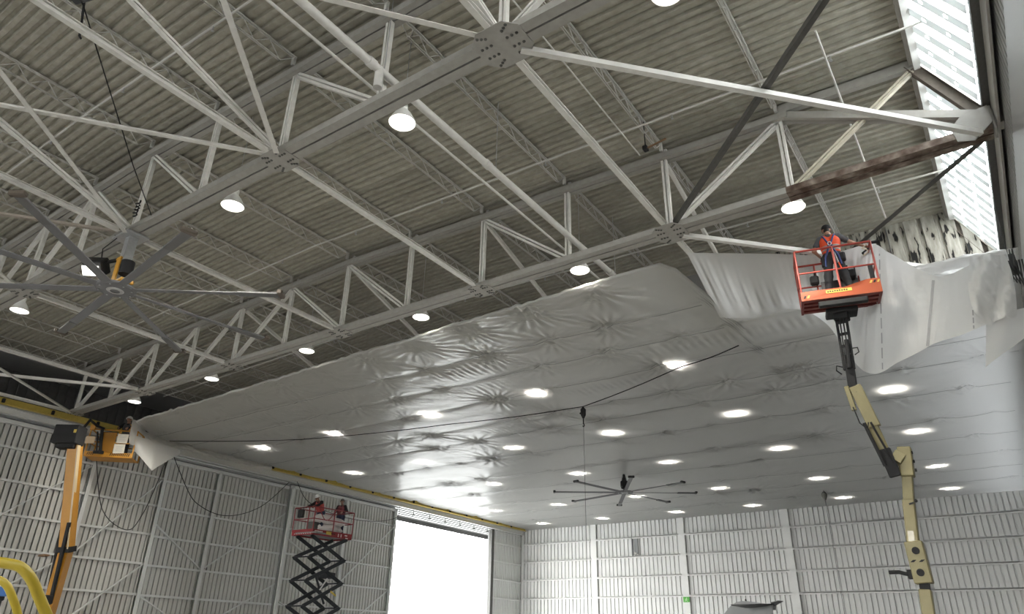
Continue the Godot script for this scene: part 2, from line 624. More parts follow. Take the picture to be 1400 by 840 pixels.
	pf.bar(M(-33.4, 9.55, -33.0), M(-33.4, 9.55, FAR), 2.2, 0.08)
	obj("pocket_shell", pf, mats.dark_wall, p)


func make_clerestory() -> void:
	# sloping glazed band between the roof edge and the eave: one window per bay, built of panes and punched channel bars
	var glass := mat("glass", Color(0.95, 0.97, 0.98), 0.05)
	glass.albedo_color = Color(0.93, 0.96, 0.97, 0.12)
	glass.transparency = BaseMaterial3D.TRANSPARENCY_ALPHA
	var frosted := mat("frosted_glass", Color(0.9, 0.92, 0.92), 0.05)
	frosted.albedo_color = Color(0.8, 0.82, 0.82, 0.62)
	frosted.transparency = BaseMaterial3D.TRANSPARENCY_ALPHA
	var bar_m := mat("window_bar", lin(0.72, 0.74, 0.74), 0.5)
	bar_m.backlight_enabled = true
	bar_m.backlight = Color(0.62, 0.63, 0.63)
	var hi := Vector2(0.56, 11.92)
	var lo := Vector2(1.27, 10.58)
	var bays := [[-32.8, 0.0], [0.0, 6.355], [6.355, 12.75], [12.75, 19.1], [19.1, 46.5]]
	var where := ["behind the viewer", "nearest the viewer", "before the middle truss", "above the hanging plastic sheet", "beyond the bulkhead"]
	for i in 5:
		var a: float = bays[i][0]
		var z: float = bays[i][1]
		var w := setting("window_%d" % (i + 1), "sloping window band with punched metal bars, bay " + where[i], "window")
		var slope := (lo - hi).normalized()
		var nrm := Vector3(-slope.y, slope.x, 0)     # outwards, up and to the right
		if nrm.y < 0:
			nrm = -nrm
		var n := int(round((z - a) / 0.46))
		var detailed := i == 2 or i == 3 or i == 1
		if not detailed:
			n = int((z - a) / 2.0)
		var step := (z - a) / n
		for k in n:
			var d := a + step * (k + 0.5)
			var pb := MB.new()
			pb.plate(PackedVector3Array([M(hi.x, hi.y, d - step / 2), M(lo.x, lo.y, d - step / 2), M(lo.x, lo.y, d + step / 2), M(hi.x, hi.y, d + step / 2)]), nrm * 0.01)
			obj("pane", pb, glass if i < 4 else frosted, w)
			if not detailed:
				continue
			var bb := MB.new()
			var p0 := M(hi.x, hi.y, d) - nrm * 0.05
			var p1 := M(lo.x, lo.y, d) - nrm * 0.05
			var dir := (p1 - p0).normalized()
			var len := p0.distance_to(p1)
			var cuts := [0.0, 0.42, 0.52, 0.98, 1.08, len]   # web with two punched slots
			for s in 5:
				var q0: Vector3 = p0 + dir * float(cuts[s])
				var q1: Vector3 = p0 + dir * float(cuts[s + 1])
				if s % 2 == 0:
					bb.bar(q0, q1, 0.2, 0.006, nrm)
				else:
					bb.bar(q0 + Vector3(0, 0, 0.07), q1 + Vector3(0, 0, 0.07), 0.06, 0.006, nrm)
					bb.bar(q0 - Vector3(0, 0, 0.07), q1 - Vector3(0, 0, 0.07), 0.06, 0.006, nrm)
			for sgn in [-1.0, 1.0]:
				bb.bar(p0 + Vector3(0, 0, 0.1 * sgn) + nrm * 0.025, p1 + Vector3(0, 0, 0.1 * sgn) + nrm * 0.025, 0.006, 0.05, nrm)
			obj("window_bar", bb, bar_m, w)
		var fr := MB.new()
		fr.bar(M(hi.x - 0.05, hi.y + 0.02, a), M(hi.x - 0.05, hi.y + 0.02, z), 0.12, 0.3)
		obj("window_frame", fr, mats.wall_steel, w)
		var rf := MB.new()
		rf.ibeam(M(hi.x - 0.05, hi.y + 0.1, z) - nrm * 0.15, M(lo.x + 0.15, lo.y - 0.3, z) - nrm * 0.15, 0.14, 0.2, 0.015, nrm)
		obj("rafter", rf, mat("brown_steel", lin(0.14, 0.12, 0.10), 0.7, 0.0, "dirty", 0.8), w)
	# edge of the roof to the window head
	var e := MB.new()
	e.bar(M(0.45, 12.14, -33.0), M(0.45, 12.14, 46.6), 0.14, 0.5)
	var eo := obj("trim_3", e, mats.chord_paint)
	eo.set_meta("kind", "structure")
	tag(eo, "grey steel roof edge beam above the sloping windows", "roof edge")


func make_trusses() -> void:
	var words := ["nearest roof truss of grey painted steel, crossing above the large fan", "middle roof truss of grey painted steel, just in front of the plastic sheet's edge"]
	for i in 2:
		var d: float = TRUSS[i]
		var t := thing("roof_truss", words[i], "roof truss", M(0, 0, d))
		var z := Vector3.ZERO
		var bc := MB.new()
		var left := -30.9
		for s in [-1.0, 1.0]:
			bc.bar(Vector3(-2.2, CHORD + 0.07, 0.1 * s), Vector3(left, CHORD + 0.07, 0.1 * s), 0.165, 0.14)
		obj("bottom_chord", bc, mats.chord_paint, t)
		var rc := MB.new()
		for s in [-1.0, 1.0]:
			rc.bar(Vector3(1.3, CHORD + 0.11, 0.1 * s), Vector3(-2.2, CHORD + 0.07, 0.1 * s), 0.165, 0.14)
		obj("bottom_chord", rc, mats.chord_paint if i == 0 else mat("rusty_chord", lin(0.40, 0.37, 0.34), 0.75, 0.0, "rust", 0.2), t)
		var tc := MB.new()
		for s in [-1.0, 1.0]:
			tc.bar(Vector3(knot(0) + 0.2, deck(knot(0)) - 0.36, 0.075 * s), Vector3(RIDGE, deck(RIDGE) - 0.36, 0.075 * s), 0.125, 0.15)
			tc.bar(Vector3(RIDGE, deck(RIDGE) - 0.36, 0.075 * s), Vector3(left, deck(left) - 0.36, 0.075 * s), 0.125, 0.15)
		obj("top_chord", tc, mats.chord_paint, t)
		var ec := MB.new()
		ec.twin(Vector3(knot(0) + 0.15, deck(knot(0)) - 0.36, 0), Vector3(1.3, 10.25, 0), 0.1, 0.16, 0.02)
		obj("end_chord", ec, mats.chord_paint, t)
		var rr := MB.new()
		rr.bar(Vector3(knot(0), deck(knot(0)) - 0.14, 0), Vector3(0.45, deck(0.45) - 0.14, 0), 0.12, 0.2)
		obj("rafter", rr, mats.chord_paint, t)
		for k in 12:
			var vb := MB.new()
			vb.twin(Vector3(knot(k), CHORD + 0.14, 0), Vector3(knot(k), deck(knot(k)) - 0.43, 0), 0.05, 0.09, 0.035, Vector3.BACK)
			obj("vertical", vb, mats.steel_paint, t)
		# [from panel point, at top?, to panel point, at top?]
		var webs := [[0, 1, 1, 0], [3, 1, 2, 0], [5, 1, 4, 0], [6, 1, 5, 0], [6, 1, 7, 0], [7, 1, 8, 0], [8, 1, 9, 0], [9, 1, 10, 0], [10, 1, 11, 0]]
		for w in webs:
			var a := Vector3(knot(w[0]), deck(knot(w[0])) - 0.4, 0)
			var b := Vector3(knot(w[2]), CHORD + 0.12, 0)
			var wb := MB.new()
			wb.twin(a, b, 0.05, 0.09, 0.03, Vector3.BACK)
			obj("diagonal", wb, mats.steel_paint, t)
		var eb := MB.new()
		eb.twin(Vector3(knot(0) + 0.1, CHORD + 0.2, 0), Vector3(0.4, 11.8, 0), 0.045, 0.08, 0.025, Vector3.BACK)
		obj("diagonal", eb, mat("cream_paint", lin(0.6, 0.56, 0.45), 0.55, 0.0, "soft", 0.8), t)
		for k in range(1, 12, 2):
			gusset(t, Vector3(knot(k), CHORD - 0.015, 0), 0.42 if k == 1 and i == 0 else 0.34, 0.4 if k == 1 else 0.3)
		# gusset at the column end, an upright plate
		var gp := MB.new()
		gp.plate(PackedVector3Array([Vector3(0.75, 9.8, 0.21), Vector3(1.0, 9.72, 0.21), Vector3(1.32, 10.0, 0.21), Vector3(1.32, 10.36, 0.21), Vector3(0.9, 10.3, 0.21), Vector3(0.7, 10.1, 0.21)]), Vector3(0, 0, -0.02))
		obj("end_plate", gp, mats.chord_paint, t)


func gusset(t: Node3D, at: Vector3, w: float, h: float) -> void:
	var g := MB.new()
	var k := 0.55
	g.plate(PackedVector3Array([at + Vector3(-w, 0, -h * k), at + Vector3(-w * k, 0, -h), at + Vector3(w * k, 0, -h), at + Vector3(w, 0, -h * k), at + Vector3(w, 0, h * k), at + Vector3(w * k, 0, h), at + Vector3(-w * k, 0, h), at + Vector3(-w, 0, h * k)]), Vector3(0, 0.015, 0))
	var o := obj("gusset_plate", g, mats.chord_paint, t)
	var rv := MB.new()
	for s in [-1.0, 1.0]:
		for q in [-1.0, 1.0]:
			for i in 3:
				rv.lathe(at + Vector3(s * w * (0.35 + 0.2 * i), 0, q * 0.1), PackedVector2Array([Vector2(0.026, 0), Vector2(0.021, -0.014), Vector2(0.0, -0.02)]), 8)
				rv.lathe(at + Vector3(s * w * (0.35 + 0.13 * i), 0, q * h * (0.62 + 0.08 * i)), PackedVector2Array([Vector2(0.026, 0), Vector2(0.021, -0.014), Vector2(0.0, -0.02)]), 8)
	obj("rivets", rv, mats.dark_steel, o).set_meta("kind", "stuff")


func make_joists() -> void:
	var bays := [[0.0, TRUSS[0]], [TRUSS[0], TRUSS[1]], [TRUSS[1], 19.0]]
	var where := ["between the viewer and the nearest truss", "between the two trusses", "between the middle truss and the bulkhead"]
	var nth := ["first", "second", "third", "fourth", "fifth", "sixth", "seventh", "eighth", "ninth", "tenth", "eleventh", "twelfth"]
	for b in 3:
		for k in 12:
			var x := knot(k)
			var y := deck(x)
			var a: float = bays[b][0] + 0.1
			var z: float = bays[b][1] - 0.1
			var j := thing("bar_joist", "open-web bar joist %s, %s from the right-hand windows" % [where[b], nth[k]], "bar joist", M(x, y, a), "bar joists under the roof deck")
			var len := z - a
			var tc := MB.new()
			tc.twin(Vector3(0, -0.03, 0), Vector3(0, -0.03, -len), 0.026, 0.03, 0.014)
			tc.box(Vector3(0, -0.15, -0.04), Vector3(0.06, 0.2, 0.07))
			tc.box(Vector3(0, -0.15, -len + 0.04), Vector3(0.06, 0.2, 0.07))
			obj("top_chord", tc, mats.joist_paint, j)
			var bc := MB.new()
			bc.twin(Vector3(0, -0.36, -0.35), Vector3(0, -0.36, -len + 0.35), 0.016, 0.022, 0.022)
			obj("lower_chord", bc, mats.joist_paint, j)
			var wb := MB.new()
			var n := int(round((len - 0.7) / 0.3))
			var st := (len - 0.7) / n
			wb.rod(Vector3(0, -0.06, -0.05), Vector3(0, -0.36, -0.35), 0.011, 5)
			wb.rod(Vector3(0, -0.06, -len + 0.05), Vector3(0, -0.36, -len + 0.35), 0.011, 5)
			for i in n:
				var q := -0.35 - st * i
				wb.rod(Vector3(0, -0.36 if i % 2 == 0 else -0.06, q), Vector3(0, -0.06 if i % 2 == 0 else -0.36, q - st), 0.011, 5)
			obj("web_rods", wb, mats.joist_paint, j).set_meta("kind", "stuff")


func make_bracing() -> void:
	var yb := CHORD + 0.05
	var near: float = TRUSS[0]
	var mid: float = TRUSS[1]
	var node_words := ["over the lift basket", "left of the near lamp", "at the large fan", "left of the large fan", "second from the door wall", "beside the door wall"]
	for k in 6:
		var x := knot(k * 2 + 1)
		for b in 3:
			var ends: Array = [[0.0, near], [near, mid], [mid, 19.0]][b]
			if b == 2 and k > 0:
				continue
			var m := MB.new()
			m.ibeam(M(x, yb, ends[0] + 0.3), M(x, yb, ends[1] - 0.3), 0.1, 0.11, 0.014)
			var o := obj("bracing_strut", m, mats.steel_paint)
			tag(o, "straight white bracing strut %s, %s" % [["coming from overhead to the nearest truss", "between the two trusses", "behind the middle truss"][b], node_words[k]], "strut", "bracing struts")
	# flat diagonals in the plane of the bottom chords
	var flats := [
		[knot(3), near, knot(1), 0.0, "white diagonal brace rising from the near lamp's truss joint towards overhead centre"],
		[knot(1), near, knot(3), 0.0, "white diagonal brace from the big riveted plate towards the overhead left"],
		[knot(5), near, knot(3), 0.0, "white diagonal brace from the fan's truss joint towards overhead right"],
		[knot(3), near, knot(5), 0.0, "white diagonal brace from the joint right of the fan, running left overhead"],
		[knot(7), near, knot(5), 0.0, "white diagonal brace crossing left of the fan towards overhead right"],
		[knot(5), near, knot(7), 0.0, "brown-stained diagonal brace from the fan's joint running left overhead"],
		[knot(1), near, 1.3, mid, "long white diagonal brace from the big riveted plate to the window column"],
		[knot(1), mid, 1.3, near, "dark diagonal brace from above the lift basket up to overhead right"],
		[knot(1), mid, 1.3, 19.0, "white diagonal brace behind the middle truss, above the plastic sheet's peak"],
		[1.3, mid, knot(1), 19.0, "thin dark diagonal brace from the window column down behind the lift worker"],
		[knot(11), mid, knot(9), near, "white diagonal brace from the nearest truss down to the yellow lift's basket"],
		[knot(11), near, knot(9), mid, "white diagonal brace running from the door wall to the middle truss"]]
	for i in flats.size():
		var f: Array = flats[i]
		var lift := 0.06 if i % 2 else -0.06
		var a := M(f[0], yb + lift, f[1])
		var b := M(f[2], yb + lift, f[3])
		var dir := (b - a).normalized()
		var m := MB.new()
		var up := Vector3.UP
		a += dir * 0.28
		b -= dir * 0.28
		m.angle(a, b, 0.095, 0.014, up)
		tag(obj("diagonal_brace", m, mats.dark_steel if i in [7, 9] else (mat("stained_paint", lin(0.40, 0.36, 0.31), 0.6, 0.0, "dirty", 0.8) if i == 5 else mats.steel_paint)), f[4], "brace", "diagonal braces between the trusses")
	# upright sway braces, from a top joint down to the next truss's bottom joint
	var sways := [
		[knot(3), 0.0, near, "sloping sway brace rising overhead from the joint beside the near lamp"],
		[knot(1), 0.0, near, "sloping sway brace rising overhead from the big riveted plate"],
		[knot(5), 0.0, near, "sloping sway brace rising overhead from the fan's joint"],
		[knot(1), mid, 19.0, "sloping sway brace behind the middle truss, left of the lift worker"],
		[knot(3), mid, 19.0, "sloping sway brace behind the middle truss, above the bright lamp at the sheet edge"],
		[knot(5), mid, 19.0, "sloping sway brace behind the middle truss, right of the fan's blade tips"],
		[knot(7), mid, 19.0, "sloping sway brace behind the middle truss, above the small lamp nearest the fan"]]
	for s in sways:
		var m := MB.new()
		var a := M(s[0], deck(s[0]) - 0.45, s[1] + 0.12)
		var b := M(s[0], CHORD + 0.16, s[2] - 0.12)
		m.twin(a, b, 0.05, 0.07, 0.02, Vector3.RIGHT)
		tag(obj("sway_brace", m, mats.steel_paint), s[3], "brace", "sway braces")


func make_pipes() -> void:
	var white := mat("pipe_paint", lin(0.62, 0.61, 0.58), 0.45, 0.0, "soft", 1.0)
	var m := thing("water_main", "thick white sprinkler main running from overhead above the truss chords", "pipe")
	var b := MB.new()
	b.rod(M(-7.12, 10.42, -0.5), M(-7.12, 10.42, 18.9), 0.075, 14)
	obj("pipe", b, white, m)
	for d in [3.0, 5.9, 9.2, 14.6]:
		var c := MB.new()
		c.rod(M(-7.12, 10.42, d - 0.07), M(-7.12, 10.42, d + 0.07), 0.092, 14)
		obj("coupling", c, white, m)
		var h := MB.new()
		h.rod(M(-7.12, 10.5, d + 0.3), M(-7.12, deck(-7.12), d + 0.3), 0.009, 6)
		obj("hanger_rod", h, mats.galvanised, m)
	var dr := MB.new()
	dr.rod(M(-7.12, 10.42, 6.1), M(-7.12, 10.03, 6.1), 0.075, 14)
	obj("drop_pipe", dr, white, m)
	var words := ["far overhead, before the nearest truss", "between the two trusses", "behind the middle truss"]
	for i in 3:
		var d: float = [4.6, 11.25, 16.2][i]
		var s := thing("sprinkler_pipe", "thin sprinkler branch pipe under the joists " + words[i], "pipe", Vector3.ZERO, "sprinkler branch pipes")
		var p := MB.new()
		var pts := PackedVector3Array()
		for x in [1.0 if i else 0.2, RIDGE, -30.5]:
			pts.append(M(x, deck(x) - 0.5, d))
		p.tube(pts, 0.022, 8)
		obj("pipe", p, white, s)
		for k in 9:
			var x := -0.8 - 3.1 * k
			var h := MB.new()
			h.rod(M(x, deck(x) - 0.5, d), M(x, deck(x) - 0.62, d), 0.012, 6)
			h.lathe(M(x, deck(x) - 0.62, d), PackedVector2Array([Vector2(0, 0.005), Vector2(0.03, 0.0), Vector2(0.03, -0.008), Vector2(0, -0.01)]), 10)
			h.tube(PackedVector3Array([M(x - 0.02, deck(x) - 0.55, d), M(x - 0.05, deck(x) - 0.58, d), M(x, deck(x) - 0.62, d)]), 0.005, 5)
			obj("sprinkler_head", h, mats.galvanised, s)
	var lines := [[-0.87, 11.5, 10.4, 17.5, 0.02, "thin vertical-looking conduit hung under the deck above the lift worker"], [-4.95, 11.5, 6.9, 11.9, 0.016, "thin white conduit beside the second joist between the trusses"], [-7.6, 10.5, -0.5, 18.5, 0.028, "long thin white lighting conduit beside the sprinkler main"], [-2.1, 11.55, 13.2, 18.0, 0.016, "thin conduit behind the middle truss beside the first joist"]]
	for l in lines:
		var p := MB.new()
		p.rod(M(l[0], l[1], l[2]), M(l[0], l[1], l[3]), l[4], 8)
		tag(obj("conduit", p, white), l[5], "conduit", "conduits")


func make_lamps() -> void:
	var shell := mat("lamp_shell", lin(0.8, 0.8, 0.78), 0.4)
	shell.backlight_enabled = true
	shell.backlight = Color(0.3, 0.3, 0.29)
	var lens := mat("lamp_glow", Color(1, 1, 1), 0.4)
	lens.emission_enabled = true
	lens.emission = Color(1.0, 0.985, 0.94)
	lens.emission_energy_multiplier = 3.0
	var first: Node3D = null
	var spots := []
	var near_words := {-2.3: "at the top edge, right of the riveted plate", -7.33: "just under the nearest truss, centre", -12.2: "beside the joint right of the large fan", -22.0: "left of the large fan, near the picture's edge"}
	for x in near_words:
		spots.append([x, 6.95, "round white bell lamp " + near_words[x]])
	var mid_words := {-2.26: "under the rusty chord left of the lift worker", -7.35: "at the sheet edge, biggest of its row", -12.5: "at the sheet edge, second left of the basket", -17.3: "at the sheet edge, in the middle of its row", -22.3: "at the sheet edge, fifth from the windows", -27.3: "beside the yellow lift basket at the sheet's corner"}
	for x in mid_words:
		spots.append([x, 13.4, "round white bell lamp " + mid_words[x]])
	var rows := [19.95, 25.8, 31.7, 38.6, 44.4]
	var row_words := ["nearest", "second", "third", "fourth", "farthest"]
	var col_words := ["first", "second", "third", "fourth", "fifth", "sixth"]
	for r in 5:
		for c in 6:
			var x: float = [-2.33, -7.65, -12.83, -17.75, -23.1, -27.9][c]
			spots.append([x, rows[r], "lamp glowing through the plastic sheet, %s row, %s from the windows" % [row_words[r], col_words[c]]])
	for s in spots:
		var hidden: bool = s[1] > 15.0
		var at := M(s[0], SHEET + 0.2 if hidden else 9.98, s[1])
		if first == null:
			first = thing("bell_lamp", s[2], "lamp", at, "bell lamps in rows")
			var sh := MB.new()
			sh.lathe(Vector3.ZERO, PackedVector2Array([Vector2(0.235, 0.0), Vector2(0.245, 0.01), Vector2(0.235, 0.03), Vector2(0.205, 0.1), Vector2(0.155, 0.19), Vector2(0.1, 0.26), Vector2(0.075, 0.29), Vector2(0.075, 0.4), Vector2(0.055, 0.43), Vector2(0.0, 0.435)]), 28)
			sh.lathe(Vector3.ZERO, PackedVector2Array([Vector2(0.08, 0.23), Vector2(0.135, 0.18), Vector2(0.195, 0.095), Vector2(0.23, 0.025), Vector2(0.235, 0.0)]), 28)
			obj("reflector", sh, shell, first)
			var le := MB.new()
			le.lathe(Vector3.ZERO, PackedVector2Array([Vector2(0, -0.02), Vector2(0.12, -0.015), Vector2(0.2, 0.0), Vector2(0.232, 0.02), Vector2(0.0, 0.03)]), 28)
			obj("lamp_lens", le, lens, first)
			var hk := MB.new()
			hk.tube(PackedVector3Array([Vector3(0, 0.43, 0), Vector3(0.03, 0.46, 0), Vector3(0, 0.49, 0), Vector3(-0.03, 0.46, 0), Vector3(0, 0.43, 0)]), 0.008, 6)
			obj("hook", hk, mats.galvanised, first)
		else:
			copy_of(first, s[2], at)
		var own: Node3D = get_child(get_child_count() - 1)
		var hr := MB.new()
		var top := deck(s[0]) + (0.06 if s[1] > 19.2 else -0.02) - at.y
		hr.rod(Vector3(0, 0.49, 0), Vector3(0, top, 0), 0.008, 6)
		obj("hanger_rod", hr, mats.galvanised, own)
		var l := SpotLight3D.new()
		l.name = "lamp_light"
		add_child(l, true)
		l.position = at + Vector3(0, -0.03, 0)
		l.rotation.x = -PI / 2
		l.spot_angle = 80.0
		l.spot_angle_attenuation = 1.0
		l.spot_range = 60.0
		l.spot_attenuation = 2.0
		l.light_size = 0.2
		l.light_energy = LAMP
		l.light_color = Color(1.0, 0.975, 0.925)
		l.shadow_enabled = true


func make_sheet() -> void:
	var film := mat("plastic_film", lin(0.50, 0.498, 0.475), 0.4)
	film.backlight_enabled = true
	film.backlight = Color(0.9, 0.9, 0.9)
	film.metallic_specular = 0.4
	film.clearcoat_enabled = true
	film.clearcoat = 0.25
	film.clearcoat_roughness = 0.19
	var stars := []   # x, d, size, strength
	var lines := [16.2, 17.9, 19.9, 22.3, 24.1, 27.0, 30.5, 33.6, 36.9, 40.0, 43.0]
	for i in lines.size():
		for k in 15:
			var x := 0.6 - 2.15 * k - 0.9 * (i % 2) + rng.randf_range(-0.25, 0.25)
			if rng.randf() < 0.88 and (x < -5.6 or lines[i] > 18.0):
				stars.append([x, lines[i], rng.randf_range(0.6, 1.3), rng.randf_range(0.4, 1.2), rng.randf() * TAU, rng.randi_range(13, 24)])
	for k in 11:   # fixings along the front edge
		stars.append([-7.35 - 2.1 * k, 14.2 + 0.034 * 2.1 * k, rng.randf_range(0.9, 1.5), rng.randf_range(0.7, 1.2), rng.randf() * TAU, rng.randi_range(16, 24)])
	var noise := FastNoiseLite.new()
	noise.seed = 5
	noise.frequency = 0.35
	# two parts: near part fine, far part coarser
	var o := thing("plastic_ceiling", "huge taut white plastic sheet hung below the trusses as a ceiling", "plastic sheet")
	var parts := [[13.9, 24.1, 0.065, 0.09], [24.1, FAR - 0.05, 0.1, 0.13]]
	for p in parts:
		var step: float = p[3]
		var x0 := -30.6
		var x1 := 1.5
		var nu := int((x1 - x0) / float(p[2]))
		var nv := int((p[1] - p[0]) / step)
		var near_stars := []
		for j in nv + 1:
			near_stars.append([])
		for s in stars:
			for j in range(maxi(0, int((s[1] - 1.6 - p[0]) / step)), mini(nv, int((s[1] + 1.6 - p[0]) / step)) + 1):
				near_stars[j].append(s)
		var pts := PackedVector3Array()
		pts.resize((nu + 1) * (nv + 1))
		for j in nv + 1:
			for i in nu + 1:
				var x := x0 + (x1 - x0) * i / nu
				var d: float = p[0] + (p[1] - p[0]) * j / nv
				# front edge runs a little askew, and the right end starts further back
				if p[0] < 14.0:
					var front := 13.66 + (x + 4.7) * -0.034 if x < -5.3 else lerpf(13.68, 17.1, smoothstep(-5.3, -4.9, x))
					front += maxf(0.0, -28.9 - x) * 1.1
					d = lerpf(front, p[1], float(j) / nv)
				var y := SHEET + 0.03 * noise.get_noise_2d(x, d * 1.6)
				for l in lines:
					y += 0.06 * exp(-absf(d - l) / 0.12) - 0.004
					y += 0.014 * sin(x * 27.0 + 3.0 * noise.get_noise_2d(x * 2.0, l)) * exp(-pow((d - l - 0.7) / 0.45, 2.0)) * maxf(0.0, 0.3 + 1.5 * noise.get_noise_2d(x * 0.5, l * 3.0))
				for s in near_stars[j]:
					var dx: float = x - s[0]
					var dd: float = d - s[1]
					var r := sqrt(dx * dx + dd * dd) + 0.001
					if r > 1.6:
						continue
					var th := atan2(dd, dx)
					var size: float = s[2]
					y += s[3] * 0.10 * exp(-r / 0.2) + s[3] * 0.10 * exp(-r / (size * 0.42)) * minf(r / 0.12, 1.0) * (absf(sin(th * s[5] * 0.5 + s[4] + 0.6 * sin(th * 3.0 + s[4]))) * 2.0 - 1.0)
				pts[j * (nu + 1) + i] = M(x, y, d)
		var part := obj("film", grid_mesh(pts, nu, nv), film, o)
		if p[0] < 14.0:
			var hem := MB.new()
			var hp := PackedVector3Array()
			for i in range(0, nu + 1, 3):
				var q0 := pts[i]
				if q0.x > -4.75:
					break
				hp.append(q0 + Vector3(0, 0.02 + 0.02 * noise.get_noise_2d(q0.x * 3.0, 1.0), 0.01))
			hem.tube(hp, 0.045, 8)
			obj("rolled_hem", hem, film, part)
		# taped seams that follow the film, scalloped between the fixings
		for l in lines:
			if l < p[0] or l > p[1] or (l < 19.5 and p[0] > 14.0):
				continue
			var b := MB.new()
			var was := Vector3.ZERO
			for i in range(4, nu - 2, 3):
				var x := x0 + (x1 - x0) * i / nu
				var d: float = l
				var j0 := clampi(int((d - p[0]) / (p[1] - p[0]) * nv), 0, nv)
				var q := pts[j0 * (nu + 1) + i]
				q = Vector3(x, q.y - 0.03, -d)
				if was != Vector3.ZERO and x < -5.3 or was != Vector3.ZERO and l > 18.0:
					b.bar(was, q, 0.03, 0.004)
				was = q
			obj("seam_tape", b, mat("tape_grey", lin(0.33, 0.33, 0.33), 0.6), part)


func grid_mesh(p: PackedVector3Array, nu: int, nv: int) -> ArrayMesh:   # indexed, smooth, front side downwards
	var w := nu + 1
	var nr := PackedVector3Array()
	nr.resize(p.size())
	for j in nv + 1:
		for i in w:
			var du := p[j * w + mini(i + 1, nu)] - p[j * w + maxi(i - 1, 0)]
			var dv := p[mini(j + 1, nv) * w + i] - p[maxi(j - 1, 0) * w + i]
			var m := du.cross(dv).normalized()
			nr[j * w + i] = m if m.y < 0.0 else -m
	var ix := PackedInt32Array()
	ix.resize(nu * nv * 6)
	var at := 0
	for j in nv:
		for i in nu:
			var a := j * w + i
			var six := [a, a + 1, a + w + 1, a, a + w + 1, a + w]
			if (p[a + 1] - p[a]).cross(p[a + w + 1] - p[a]).y < 0.0:   # clockwise seen from below
				six = [a, a + w + 1, a + 1, a, a + w, a + w + 1]
			for q in 6:
				ix[at] = six[q]
				at += 1
	var arr := []
	arr.resize(Mesh.ARRAY_MAX)
	arr[Mesh.ARRAY_VERTEX] = p
	arr[Mesh.ARRAY_NORMAL] = nr
	arr[Mesh.ARRAY_INDEX] = ix
	var m := ArrayMesh.new()
	m.add_surface_from_arrays(Mesh.PRIMITIVE_TRIANGLES, arr)
	return m


func lift_base(t: Node3D, at: Vector3, size: Vector3, paint: Material, turn := 0.0) -> void:   # chassis, wheels, turntable
	var bs := Basis(Vector3.UP, turn)
	var c := MB.new()
	c.box(at + Vector3(0, 0.55, 0), Vector3(size.x * 0.7, 0.35, size.z * 0.95), bs, 0.04)
	c.box(at + Vector3(0, 0.4, 0) + bs.z * size.z * 0.33, Vector3(size.x * 0.95, 0.14, 0.16), bs, 0.02)
	c.box(at + Vector3(0, 0.4, 0) - bs.z * size.z * 0.33, Vector3(size.x * 0.95, 0.14, 0.16), bs, 0.02)
	obj("chassis", c, paint, t)
	for sx in [-1.0, 1.0]:
		for sz in [-1.0, 1.0]:
			var w := MB.new()
			var p: Vector3 = at + Vector3(0, 0.38, 0) + bs.x * (sx * size.x * 0.45) + bs.z * (sz * size.z * 0.33)
			w.lathe(p, PackedVector2Array([Vector2(0.0, -0.12), Vector2(0.3, -0.12), Vector2(0.38, -0.07), Vector2(0.38, 0.07), Vector2(0.3, 0.12), Vector2(0.0, 0.12)]), 20, bs * Basis(Vector3.BACK, PI / 2))
			obj("wheel", w, mats.rubber, t)


func box_between(b: MB, a: Vector3, z: Vector3, w: float, h: float, up: Vector3, bevel := 0.012) -> void:
	b.bar(a, z, w, h, up, bevel)


